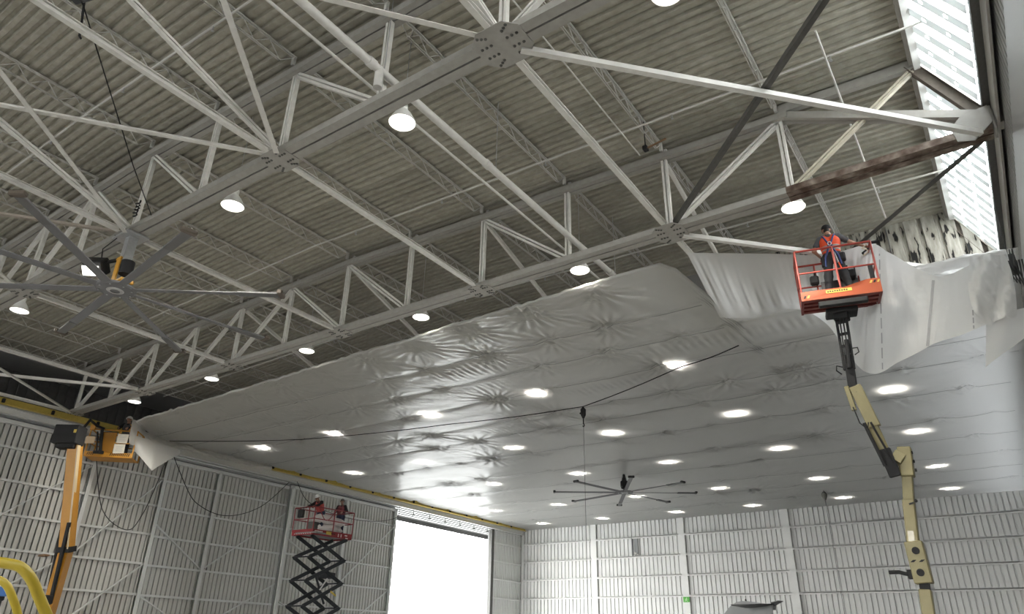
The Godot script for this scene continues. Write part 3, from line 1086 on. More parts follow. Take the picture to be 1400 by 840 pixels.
func make_tan_lift() -> void:
	var tan_p := mat("tan_paint", lin(0.27, 0.235, 0.115), 0.4, 0.0, "soft", 0.6)
	var red := mat("basket_red", lin(0.30, 0.04, 0.025), 0.42)
	var orange := mat("toe_orange", lin(0.38, 0.075, 0.02), 0.42)
	var blk: Material = mats.black
	var yel := mat("label_yellow", lin(0.62, 0.46, 0.08), 0.5)
	var t := thing("boom_lift", "tan articulated boom lift with black jib and orange-red basket, holding the worker", "boom lift")
	var up := Vector3.BACK
	# lower riser and its knuckle box
	var b := MB.new()
	b.bar(M(-1.72, 0.9, 15.6), M(-1.60, 2.7, 15.6), 0.2, 0.24, up, 0.015)
	obj("lower_boom", b, tan_p, t)
	b = MB.new()
	b.bar(M(-1.6, 2.6, 15.6), M(-1.59, 2.85, 15.6), 0.16, 0.2, up)
	obj("slide_section", b, blk, t)
	b = MB.new()
	b.bar(M(-1.59, 2.8, 15.6), M(-1.62, 3.53, 15.6), 0.30, 0.3, up, 0.015)
	var kb := obj("knuckle_box", b, tan_p, t)
	for y in [3.36, 2.98]:
		var c := MB.new()
		c.lathe(M(-1.6, y, 15.445), PackedVector2Array([Vector2(0.065, 0), Vector2(0.065, 0.012), Vector2(0.035, 0.014), Vector2(0.035, 0.004), Vector2(0.0, 0.004)]), 20, Basis(Vector3.RIGHT, PI / 2))
		obj("pin_cap", c, blk, kb)
	for s in [-1.0, 1.0]:
		var c := MB.new()
		c.plate(PackedVector3Array([M(-1.6 + s * 0.07 - 0.06, 3.16, 15.448), M(-1.6 + s * 0.07 + 0.0, 3.16, 15.448), M(-1.6 + s * 0.07 + 0.05, 3.20, 15.448), M(-1.6 + s * 0.07 - 0.01, 3.20, 15.448)]), Vector3(0, 0, 0.004))
		obj("warning_mark", c, blk, kb)
	b = MB.new()
	b.tube(PackedVector3Array([M(-1.74, 2.96, 15.55), M(-1.85, 2.97, 15.5), M(-1.95, 3.0, 15.46), M(-2.12, 3.0, 15.44)]), 0.035, 10)
	b.box(M(-1.78, 2.96, 15.54), Vector3(0.08, 0.16, 0.12), Basis.IDENTITY, 0.01)
	obj("control_arm", b, blk, t)
	b = MB.new()
	b.bar(M(-1.625, 3.5, 15.6), M(-1.55, 4.3, 15.6), 0.2, 0.22, up, 0.015)
	b.bar(M(-1.55, 4.25, 15.6), M(-1.46, 4.85, 15.6), 0.18, 0.2, up, 0.015)
	obj("riser", b, tan_p, t)
	b = MB.new()
	b.bar(M(-1.635, 3.52, 15.5), M(-1.62, 3.72, 15.5), 0.1, 0.03, up)
	obj("bright_collar", b, mat("polished", lin(0.7, 0.66, 0.55), 0.2, 0.7), t)
	b = MB.new()
	b.bar(M(-1.47, 4.72, 15.55), M(-1.42, 5.28, 15.55), 0.24, 0.26, up, 0.015)
	var hd := obj("riser_head", b, tan_p, t)
	for k in 3:
		b = MB.new()
		b.box(M(-1.305, 4.82 + 0.17 * k, 15.5), Vector3(0.03, 0.05, 0.06))
		obj("pin_bolt", b, blk, hd)
	b = MB.new()
	b.bar(M(-1.545, 4.2, 15.49), M(-1.46, 4.22, 15.49), 0.03, 0.03)
	b.lathe(M(-1.42, 4.25, 15.5), PackedVector2Array([Vector2(0, 0), Vector2(0.03, 0), Vector2(0.03, 0.05), Vector2(0, 0.05)]), 10, Basis(Vector3.RIGHT, PI / 2))
	obj("side_fitting", b, blk, t)
	# upper boom, from the head up and to the left
	b = MB.new()
	b.bar(M(-1.71, 5.0, 15.42), M(-2.0, 6.42, 15.22), 0.19, 0.2, up, 0.015)
	b.bar(M(-1.83, 5.7, 15.32), M(-2.02, 6.55, 15.2), 0.23, 0.24, up, 0.012)
	obj("upper_boom", b, tan_p, t)
	b = MB.new()
	b.bar(M(-2.12, 6.05, 15.18), M(-2.17, 6.55, 15.12), 0.09, 0.12, up, 0.01)
	obj("side_bracket", b, tan_p, t)
	b = MB.new()
	b.bar(M(-1.66, 4.72, 15.42), M(-1.75, 5.25, 15.34), 0.21, 0.2, up, 0.01)
	b.rod(M(-1.78, 4.9, 15.24), M(-1.98, 5.75, 15.1), 0.035, 10)
	b.rod(M(-1.63, 4.95, 15.3), M(-1.86, 5.75, 15.1), 0.02, 8)
	obj("black_end", b, blk, t)
	b = MB.new()
	b.bar(M(-1.62, 5.0, 15.45), M(-1.5, 5.15, 15.5), 0.2, 0.2, up)
	obj("knuckle_link", b, tan_p, t)
	# jib: two black bars, cylinder and hoses
	b = MB.new()
	b.bar(M(-2.07, 6.4, 15.18), M(-2.02, 7.2, 15.1), 0.16, 0.16, up, 0.01)
	for s in [-1.0, 1.0]:
		b.bar(M(-2.05 + 0.09 * s, 6.9, 15.12), M(-2.0 + 0.1 * s, 8.1, 15.05), 0.045, 0.09, up, 0.006)
	b.rod(M(-2.03, 6.9, 15.02), M(-1.98, 7.5, 14.98), 0.045, 10)
	for k in 4:
		b.bar(M(-2.15 + 0.01 * k, 7.15 + 0.26 * k, 15.1 - 0.02 * k), M(-1.92 + 0.01 * k, 7.15 + 0.26 * k, 15.1 - 0.02 * k), 0.05, 0.05)
	b.rod(M(-2.08, 7.0, 15.0), M(-2.02, 8.0, 14.95), 0.014, 6)
	b.rod(M(-2.0, 7.0, 14.99), M(-1.96, 8.0, 14.95), 0.014, 6)
	obj("jib", b, blk, t)
	for hs in [[M(-2.16, 6.95, 15.05), M(-2.26, 6.98, 15.0), M(-2.28, 6.88, 15.0), M(-2.2, 6.8, 15.05)], [M(-1.9, 7.3, 15.0), M(-1.8, 7.28, 14.96), M(-1.79, 7.18, 14.96), M(-1.88, 7.15, 15.0)], [M(-2.12, 6.1, 15.1), M(-2.05, 5.75, 15.05), M(-1.93, 5.6, 15.06), M(-1.9, 5.75, 15.1)]]:
		b = MB.new()
		b.tube(PackedVector3Array(hs), 0.012, 6)
		obj("hose", b, blk, t)
	b = MB.new()
	b.box(M(-1.98, 8.16, 15.08), Vector3(0.62, 0.1, 0.42), Basis(Vector3.UP, 0.24), 0.02)
	b.bar(M(-2.0, 7.98, 15.06), M(-1.98, 8.2, 15.06), 0.3, 0.24, up, 0.02)
	b.box(M(-1.86, 8.22, 14.7), Vector3(0.95, 0.12, 0.12), Basis(Vector3.UP, 0.24), 0.02)
	obj("basket_mount", b, blk, t)
	lift_base(t, M(-1.8, 0, 16.6), Vector3(2.2, 1.0, 2.8), tan_p)
	b = MB.new()
	b.box(M(-1.75, 0.95, 16.2), Vector3(1.5, 0.6, 2.0), Basis.IDENTITY, 0.06)
	obj("turntable", b, tan_p, t)
	# basket in its own frame: x along the near rail, z towards the viewer
	var bs := Basis(Vector3.UP, -0.247).inverse()
	var near := M(-1.865, 8.5, 14.685)
	var w := 0.757
	var dp := 0.72
	var o := func(x: float, y: float, z: float) -> Vector3: return near + bs * Vector3(x, y, -z)
	var k_i := 0
	for q in [[-w, 0.0], [w, 0.0], [-w, dp], [w, dp]]:
		b = MB.new()
		b.tube(PackedVector3Array([o.call(q[0], -0.1, q[1]), o.call(q[0], 1.05, q[1])]), 0.022, 8)
		obj("post", b, red, t)
	b = MB.new()
	b.rod(o.call(0.02, -0.05, 0.0), o.call(-0.0, 1.05, 0.0), 0.024, 8)
	obj("post", b, red, t)
	b = MB.new()
	b.rod(o.call(-0.35, 0.0, dp), o.call(-0.35, 1.05, dp), 0.02, 8)
	obj("post", b, red, t)
	b = MB.new()
	b.rod(o.call(0.5, 0.0, dp), o.call(0.5, 1.05, dp), 0.02, 8)
	obj("post", b, red, t)
	for y in [1.05, 0.5]:
		b = MB.new()
		var loop := PackedVector3Array([o.call(-w, y, 0.0), o.call(w, y, 0.0), o.call(w, y, dp), o.call(-w, y, dp), o.call(-w, y, 0.0)])
		for i in 4:
			b.rod(loop[i], loop[i + 1], 0.024 if y > 1.0 else 0.02, 8)
		obj("top_rail" if y > 1.0 else "middle_rail", b, red, t)
	b = MB.new()
	b.tube(PackedVector3Array([o.call(-0.6, 0.16, dp - 0.03), o.call(-0.53, 0.2, dp - 0.03), o.call(-0.46, 0.16, dp - 0.03), o.call(-0.53, 0.12, dp - 0.03), o.call(-0.6, 0.16, dp - 0.03)]), 0.01, 6)
	b.rod(o.call(-w, 0.15, dp), o.call(w, 0.15, dp), 0.016, 8)
	obj("low_rail", b, red, t)
	b = MB.new()
	b.plate(PackedVector3Array([o.call(-w - 0.02, -0.16, -0.03), o.call(w + 0.02, -0.16, -0.03), o.call(w + 0.02, 0.16, -0.03), o.call(w * 0.7, 0.16, -0.03), o.call(w * 0.55, 0.05, -0.03), o.call(-w - 0.02, 0.05, -0.03)]), bs * Vector3(0, 0, -0.02))
	var toe := obj("toe_board", b, orange, t)
	b = MB.new()
	b.box(o.call(-0.03, -0.02, -0.034), Vector3(0.5, 0.07, 0.006), bs * Basis(Vector3.BACK, 0.0))
	obj("yellow_label", b, yel, toe)
	b = MB.new()
	for i in 9:
		b.box(o.call(-0.24 + 0.045 * i, -0.02 + 0.004 * (i % 2), -0.038), Vector3(0.03, 0.028, 0.003), bs)
	obj("label_print", b, blk, toe)
	for q in [[-w + 0.02, -0.08, 0], [-w + 0.09, -0.08, 1], [w - 0.19, 0.09, 1], [w - 0.12, 0.09, 0], [w - 0.05, 0.09, 1]]:
		b = MB.new()
		b.plate(PackedVector3Array([o.call(q[0], q[1] - 0.03, -0.034), o.call(q[0] + 0.04, q[1] - 0.03, -0.034), o.call(q[0] + 0.07, q[1] + 0.03, -0.034), o.call(q[0] + 0.03, q[1] + 0.03, -0.034)]), bs * Vector3(0, 0, 0.003))
		obj("hazard_stripe", b, yel if q[2] else blk, toe)
	b = MB.new()
	b.box(o.call(w - 0.1, 0.32, 0.02), Vector3(0.09, 0.4, 0.06), bs, 0.02)
	obj("bumper_pad", b, blk, t)
	b = MB.new()
	b.box(o.call(0.0, -0.02, dp / 2), Vector3(1.5, 0.03, dp), bs)
	obj("floor_plate", b, mat("dark_red", lin(0.16, 0.025, 0.02), 0.5), t)
	b = MB.new()
	for k in 4:
		b.bar(o.call(-w, -0.12, 0.08 + 0.19 * k), o.call(w, -0.12, 0.08 + 0.19 * k), 0.1, 0.06)
	for s in [-1.0, 1.0]:
		b.bar(o.call(w * s, -0.1, 0.0), o.call(w * s, -0.1, dp), 0.05, 0.12)
	obj("floor_ribs", b, mats.dark_red, t)
	b = MB.new()
	b.tube(PackedVector3Array([o.call(w - 0.02, 1.0, dp * 0.3), o.call(w - 0.12, 1.02, dp * 0.6), o.call(w, 1.05, dp)]), 0.02, 8)
	b.rod(o.call(w, 1.07, 0.1), o.call(w + 0.16, 1.07, 0.1), 0.035, 10)
	obj("rail_pad", b, blk, t)
	# control box and pouch on the far rail
	b = MB.new()
	b.box(o.call(0.27, 0.62, dp - 0.12), Vector3(0.34, 0.2, 0.2), bs, 0.03)
	b.rod(o.call(0.3, 0.7, dp - 0.12), o.call(0.3, 0.86, dp - 0.12), 0.018, 8)
	b.rod(o.call(0.44, 0.7, dp - 0.12), o.call(0.44, 0.8, dp - 0.12), 0.014, 8)
	obj("control_box", b, blk, t)
	b = MB.new()
	b.box(o.call(-0.4, 0.6, dp - 0.1), Vector3(0.18, 0.2, 0.16), bs, 0.03)
	b.rod(o.call(-0.38, 0.7, dp - 0.1), o.call(-0.37, 0.8, dp - 0.1), 0.02, 8)
	obj("control_box", b, blk, t)
	b = MB.new()
	b.box(o.call(0.1, 0.3, dp - 0.03), Vector3(0.75, 0.55, 0.03), bs, 0.01)
	obj("back_panel", b, mat("dark_grey", lin(0.09, 0.09, 0.09), 0.6), t)
	# the rope lanyard on the rail
	b = MB.new()
	var ln := PackedVector3Array()
	for i in 14:
		var a := TAU * i / 9.0
		ln.append(o.call(w - 0.12 + 0.05 * cos(a), 1.03 - 0.02 * i, 0.05 + 0.03 * sin(a)))
	b.tube(ln, 0.014, 6)
	tag(obj("rope_lanyard", b, mat("cream_rope", lin(0.6, 0.52, 0.38), 0.8)), "cream coiled rope lanyard hung on the lift basket's right corner", "rope")


func make_scissor_lift() -> void:
	var red := mat("scissor_red", lin(0.23, 0.022, 0.028), 0.45)
	var arm := mat("arm_grey", lin(0.022, 0.025, 0.03), 0.45)
	var t := thing("scissor_lift", "red scissor lift with dark folding arms raised before the hangar doors, carrying two workers", "scissor lift")
	# frame: origin at the near corner of the platform, x towards the far short side, z away along the long side
	var ax := Vector3(-1.19, 0, 0.11).normalized()        # short side (towards the doors)
	var az := Vector3(0.23, 0, -2.1).normalized()         # long side (away)
	var p0 := M(-25.08, 5.9, 21.21)
	var o := func(x: float, y: float, z: float) -> Vector3: return p0 + ax * x + Vector3.UP * y + az * z
	var bs := Basis(ax, Vector3.UP, ax.cross(Vector3.UP))
	var b := MB.new()
	b.box(o.call(0.6, 0.03, 1.05), Vector3(1.2, 0.06, 2.1), bs)
	obj("platform", b, mat("deck_grey", lin(0.2, 0.2, 0.2), 0.6), t)
	for e in [[0.0, 0.0, 0.0, 2.1], [1.2, 0.0, 1.2, 2.1], [0.0, 0.0, 1.2, 0.0], [0.0, 2.1, 1.2, 2.1]]:
		b = MB.new()
		b.bar(o.call(e[0], 0.06, e[1]), o.call(e[2], 0.06, e[3]), 0.03, 0.24, Vector3.UP, 0.006)
		obj("toe_board", b, red, t)
		for y in [0.62, 1.12]:
			var r := MB.new()
			r.rod(o.call(e[0], y, e[1]), o.call(e[2], y, e[3]), 0.022, 8)
			obj("rail", r, red, t)
	for q in [[0, 0], [0, 1.05], [0, 2.1], [1.2, 0], [1.2, 1.05], [1.2, 2.1], [0.35, 0]]:
		b = MB.new()
		b.rod(o.call(q[0], 0.1, q[1]), o.call(q[0], 1.12, q[1]), 0.024, 8)
		obj("post", b, red, t)
	b = MB.new()
	for i in 8:
		b.box(o.call(0.1 + 0.13 * i, 0.0, -0.02), Vector3(0.05, 0.02, 0.01), bs)
	obj("white_marks", b, mat("white_mark", lin(0.75, 0.73, 0.7), 0.5), t)
	b = MB.new()
	for i in 7:
		b.box(o.call(-0.02, 0.1, 0.12 + 0.06 * i), Vector3(0.006, 0.06, 0.04), bs)
	b.box(o.call(-0.02, 0.05, 1.35), Vector3(0.006, 0.13, 0.05), bs)
	b.box(o.call(-0.02, 0.05, 1.5), Vector3(0.006, 0.13, 0.05), bs)
	b.box(o.call(-0.02, 0.08, 1.8), Vector3(0.006, 0.05, 0.25), bs)
	b.box(o.call(-0.02, -0.03, 1.85), Vector3(0.006, 0.04, 0.25), bs)
	obj("white_marks", b, mats.white_mark, t)
	b = MB.new()
	b.box(o.call(-0.02, 0.08, 0.95), Vector3(0.006, 0.13, 0.6), bs)
	var yl := obj("yellow_label", b, mats.label_yellow, t)
	b = MB.new()
	for i in 6:
		b.box(o.call(-0.025, 0.08, 0.74 + 0.08 * i), Vector3(0.004, 0.05, 0.05), bs)
	obj("label_print", b, mats.black, yl)
	# arms: crossing pairs on both sides, five stages
	var lev := [-0.06, -0.95, -1.9, -2.9, -3.85, -4.75, -5.4]
	for st in 6:
		for s in 2:
			var x: float = 0.12 + 0.85 * s
			for c in 2:
				var y0: float = lev[st]
				var y1: float = lev[st + 1]
				b = MB.new()
				var off := 0.045 * (1 if c == 0 else -1)
				b.bar(o.call(x + off, y0, 0.1 if c == 0 else 1.95), o.call(x + off, y1, 1.95 if c == 0 else 0.1), 0.06, 0.15, Vector3.UP, 0.01)
				obj("scissor_arm", b, arm, t)
		for z in [0.1, 1.95]:
			b = MB.new()
			b.rod(o.call(0.02, lev[st + 1], z), o.call(1.07, lev[st + 1], z), 0.03, 10)
			obj("pivot_bar", b, arm, t)
	b = MB.new()
	b.rod(o.call(0.5, -1.65, 0.9), o.call(0.5, -2.75, 1.5), 0.05, 12)
	b.box(o.call(0.5, -1.6, 1.5), Vector3(0.5, 0.25, 0.5), bs, 0.02)
	obj("lift_cylinder", b, arm, t)
	b = MB.new()
	b.rod(o.call(0.2, -1.75, 1.25), o.call(0.2, -2.5, 0.75), 0.03, 10)
	obj("safety_prop", b, mat("silver", lin(0.6, 0.6, 0.6), 0.35, 0.8), t)
	b = MB.new()
	b.box(o.call(-0.02, -2.35, 1.45), Vector3(0.01, 0.08, 0.4), bs * Basis(Vector3.RIGHT, 0.4))
	obj("yellow_label", b, mats.label_yellow, t)
	lift_base(t, o.call(0.6, -5.9, 1.05), Vector3(1.3, 1.0, 2.3), red, atan2(az.x, az.z))
	# load: bundled film and a black case
	var film := mat("bundle_film", lin(0.62, 0.58, 0.56), 0.35)
	var noise := FastNoiseLite.new()
	noise.seed = 3
	noise.frequency = 2.2
	var sizes := [[0.55, 0.3, 1.25, 0.33, 0.26, 0.72, "crumpled bundle of clear-white plastic film lying lowest on the scissor lift"], [0.5, 0.72, 1.0, 0.3, 0.24, 0.55, "crumpled bundle of white plastic film heaped on top, nearer the helmeted worker"], [0.5, 0.66, 1.6, 0.27, 0.2, 0.42, "crumpled bundle of white plastic film heaped on top, nearer the capped worker"]]
	for z in sizes:
		b = MB.new()
		var g := []
		for j in 19:
			for i in 33:
				var th := TAU * i / 32.0
				var ph := PI * j / 18.0
				var n := Vector3(sin(ph) * cos(th), cos(ph), sin(ph) * sin(th))
				var rr := 1.0 + 0.22 * noise.get_noise_3d(n.x * 1.3, n.y * 1.3 + z[2], n.z * 1.3) + 0.1 * absf(noise.get_noise_3d(n.x * 4, n.y * 4, n.z * 4))
				g.append(o.call(z[0] + n.x * z[3] * rr, z[1] + n.y * z[4] * rr, z[2] + n.z * z[5] * rr))
		b.sheet(g, 32, 18)
		tag(obj("film_bundle", b, film), z[6], "plastic bundle", "film bundles")
	b = MB.new()
	b.box(o.call(0.75, 0.85, -0.06), Vector3(0.3, 0.34, 0.16), bs, 0.02)
	b.tube(PackedVector3Array([o.call(0.65, 1.02, -0.06), o.call(0.65, 1.1, -0.02), o.call(0.85, 1.1, -0.02), o.call(0.85, 1.02, -0.06)]), 0.012, 6)
	tag(obj("black_bag", b, mats.black), "black square bag hung on the scissor lift's end rail", "bag")
	b = MB.new()
	b.box(o.call(0.6, 0.3, 0.5), Vector3(0.4, 0.5, 0.4), bs, 0.03)
	tag(obj("grey_crate", b, mat("crate_grey", lin(0.12, 0.13, 0.12), 0.6)), "dark grey crate standing in the scissor lift beside the helmeted worker", "crate")
	b = MB.new()
	var hp := PackedVector3Array()
	for i in 13:
		var u := i / 12.0
		hp.append(o.call(-0.02, 1.1 - 0.5 * sin(PI * u), 0.2 + 0.85 * u))
	b.tube(hp, 0.018, 6)
	tag(obj("sagging_hose", b, red), "dark red hose sagging between the scissor lift's rail posts", "hose")


func make_yellow_lift() -> void:
	var yel := mat("lift_yellow", lin(0.52, 0.24, 0.022), 0.42, 0.0, "soft", 0.6)
	var t := thing("boom_lift", "yellow-orange boom lift with a black box and square basket at the sheet's left corner", "boom lift")
	var up := Vector3(0.6, 0, 0.8)
	var b := MB.new()
	b.bar(M(-29.52, 4.5, 13.46), M(-29.25, 8.45, 12.55), 0.4, 0.42, up, 0.02)
	obj("upper_boom", b, yel, t)
	b = MB.new()
	b.bar(M(-29.29, 4.6, 13.4), M(-29.02, 8.3, 12.6), 0.04, 0.2, up)
	obj("boom_strip", b, mat("cream_strip", lin(0.6, 0.48, 0.3), 0.4), t)
	b = MB.new()
	b.bar(M(-30.6, 0.9, 13.9), M(-29.56, 4.62, 13.46), 0.36, 0.4, up, 0.02)
	obj("lower_boom", b, yel, t)
	b = MB.new()
	b.bar(M(-29.55, 4.5, 13.46), M(-29.53, 4.7, 13.42), 0.5, 0.5, up, 0.01)
	b.bar(M(-30.25, 2.7, 13.6), M(-29.8, 5.3, 13.2), 0.1, 0.14, up, 0.01)
	b.bar(M(-29.75, 2.7, 13.5), M(-29.15, 5.5, 13.1), 0.1, 0.14, up, 0.01)
	b.box(M(-29.7, 2.85, 13.35), Vector3(0.25, 0.3, 0.25), Basis.IDENTITY, 0.02)
	b.tube(PackedVector3Array([M(-30.2, 2.95, 13.5), M(-30.45, 3.05, 13.45), M(-30.43, 2.8, 13.45), M(-30.22, 2.7, 13.5)]), 0.02, 6)
	obj("boom_link", b, mats.black, t)
	b = MB.new()
	b.box(M(-30.05, 4.35, 12.95), Vector3(0.5, 0.06, 0.2), Basis.IDENTITY, 0.01)
	obj("step_bracket", b, mat("brown_step", lin(0.25, 0.15, 0.08), 0.6), t)
	lift_base(t, M(-30.4, 0, 14.6), Vector3(2.0, 1.0, 3.0), yel)
	b = MB.new()
	b.box(M(-30.4, 1.0, 14.4), Vector3(1.4, 0.7, 2.0), Basis.IDENTITY, 0.06)
	obj("turntable", b, yel, t)
	# basket: near edge from a to z, going back towards the doors
	var a := M(-30.4, 8.25, 13.5)
	var z := M(-29.1, 8.25, 14.75)
	var ex := (z - a).normalized()
	var ez := ex.cross(Vector3.UP) * -1.0
	if ez.x > 0.0:
		ez = -ez
	var w := a.distance_to(z)
	var o := func(x: float, y: float, q: float) -> Vector3: return a + ex * x + Vector3.UP * y + ez * q
	var bs := Basis(ex, Vector3.UP, ex.cross(Vector3.UP))
	b = MB.new()
	b.box(o.call(w / 2, 0.03, 0.42), Vector3(w, 0.06, 0.86), bs, 0.01)
	obj("floor_plate", b, yel, t)
	for q in [[0.0, 0.0], [w, 0.0], [0.0, 0.84], [w, 0.84], [w * 0.62, 0.0]]:
		b = MB.new()
		b.rod(o.call(q[0], 0.0, q[1]), o.call(q[0], 1.12, q[1]), 0.03, 8)
		obj("post", b, yel, t)
	for y in [0.6, 1.12]:
		b = MB.new()
		b.rod(o.call(0, y, 0), o.call(w, y, 0), 0.028, 8)
		b.rod(o.call(w, y, 0), o.call(w, y, 0.84), 0.028, 8)
		b.rod(o.call(w, y, 0.84), o.call(0, y, 0.84), 0.028, 8)
		b.rod(o.call(0, y, 0.84), o.call(0, y, 0), 0.028, 8)
		obj("rail", b, yel, t)
	b = MB.new()
	b.box(o.call(w / 2, 0.1, -0.02), Vector3(w, 0.2, 0.02), bs, 0.005)
	var toe := obj("toe_board", b, yel, t)
	for i in 15:
		b = MB.new()
		b.box(o.call(w * 0.55 + 0.07 * i if i < 11 else 0.12 + 0.07 * (i - 11), 0.12, -0.034), Vector3(0.03, 0.12, 0.006), bs * Basis(Vector3.BACK, -0.3))
		obj("vent_slot", b, mats.black, toe)
	b = MB.new()
	b.box(o.call(w * 0.42, 0.6, -0.02), Vector3(0.55, 0.85, 0.05), bs, 0.02)
	obj("front_panel", b, mat("dark_yellow", lin(0.33, 0.15, 0.015), 0.45), t)
	for i in 2:
		b = MB.new()
		b.box(o.call(w * 0.72 - 0.03 * i, 0.78 - 0.42 * i, -0.06), Vector3(0.42, 0.38, 0.012), bs * Basis(Vector3.BACK, 0.06 * i))
		var pn := obj("white_notice", b, mat("notice_white", lin(0.72, 0.68, 0.58), 0.6), t)
		b = MB.new()
		for l in 5:
			b.box(o.call(w * 0.72 - 0.03 * i, 0.88 - 0.42 * i - 0.05 * l, -0.068), Vector3(0.28 - 0.03 * (l % 3), 0.012, 0.003), bs)
		obj("notice_print", b, mats.galvanised, pn)
	b = MB.new()
	b.rod(o.call(0.45, 1.1, -0.1), o.call(0.62, 0.15, -0.14), 0.06, 10)
	b.rod(o.call(0.3, 1.0, -0.1), o.call(0.5, 0.1, -0.14), 0.03, 8)
	b.box(o.call(0.55, 0.16, -0.12), Vector3(0.4, 0.12, 0.1), bs, 0.02)
	b.tube(PackedVector3Array([M(-29.5, 8.9, 12.7), M(-29.6, 9.5, 13.0), o.call(0.2, 1.25, -0.05), o.call(0.5, 1.15, -0.05)]), 0.05, 8)
	obj("black_rotator", b, mats.black, t)
	b = MB.new()
	b.box(o.call(0.1, 0.65, -0.08), Vector3(0.35, 0.3, 0.04), bs, 0.01)
	obj("cream_panel", b, mat("panel_cream", lin(0.6, 0.45, 0.28), 0.5), t)
	b = MB.new()
	b.box(M(-29.35, 8.66, 12.3), Vector3(0.95, 0.72, 0.6), Basis(Vector3.UP, 0.61), 0.03)
	b.box(M(-29.35, 8.24, 12.35), Vector3(0.7, 0.2, 0.4), Basis(Vector3.UP, 0.61), 0.03)
	var bx := obj("black_box", b, mats.black, t)
	b = MB.new()
	b.box(M(-29.35, 8.66, 12.3) + Basis(Vector3.UP, 0.61) * Vector3(0.36, 0.1, 0.305), Vector3(0.1, 0.13, 0.01), Basis(Vector3.UP, 0.61))
	obj("yellow_sticker", b, mats.label_yellow, bx)
	for q in [[0.05, 0.0], [w * 0.86, 0.0]]:
		b = MB.new()
		b.box(o.call(q[0], 1.18, 0.0), Vector3(0.2, 0.22, 0.12), bs, 0.02)
		b.rod(o.call(q[0], 1.28, 0.0), o.call(q[0] - 0.12, 1.42, 0.05), 0.025, 8)
		obj("rail_clamp", b, yel, t)


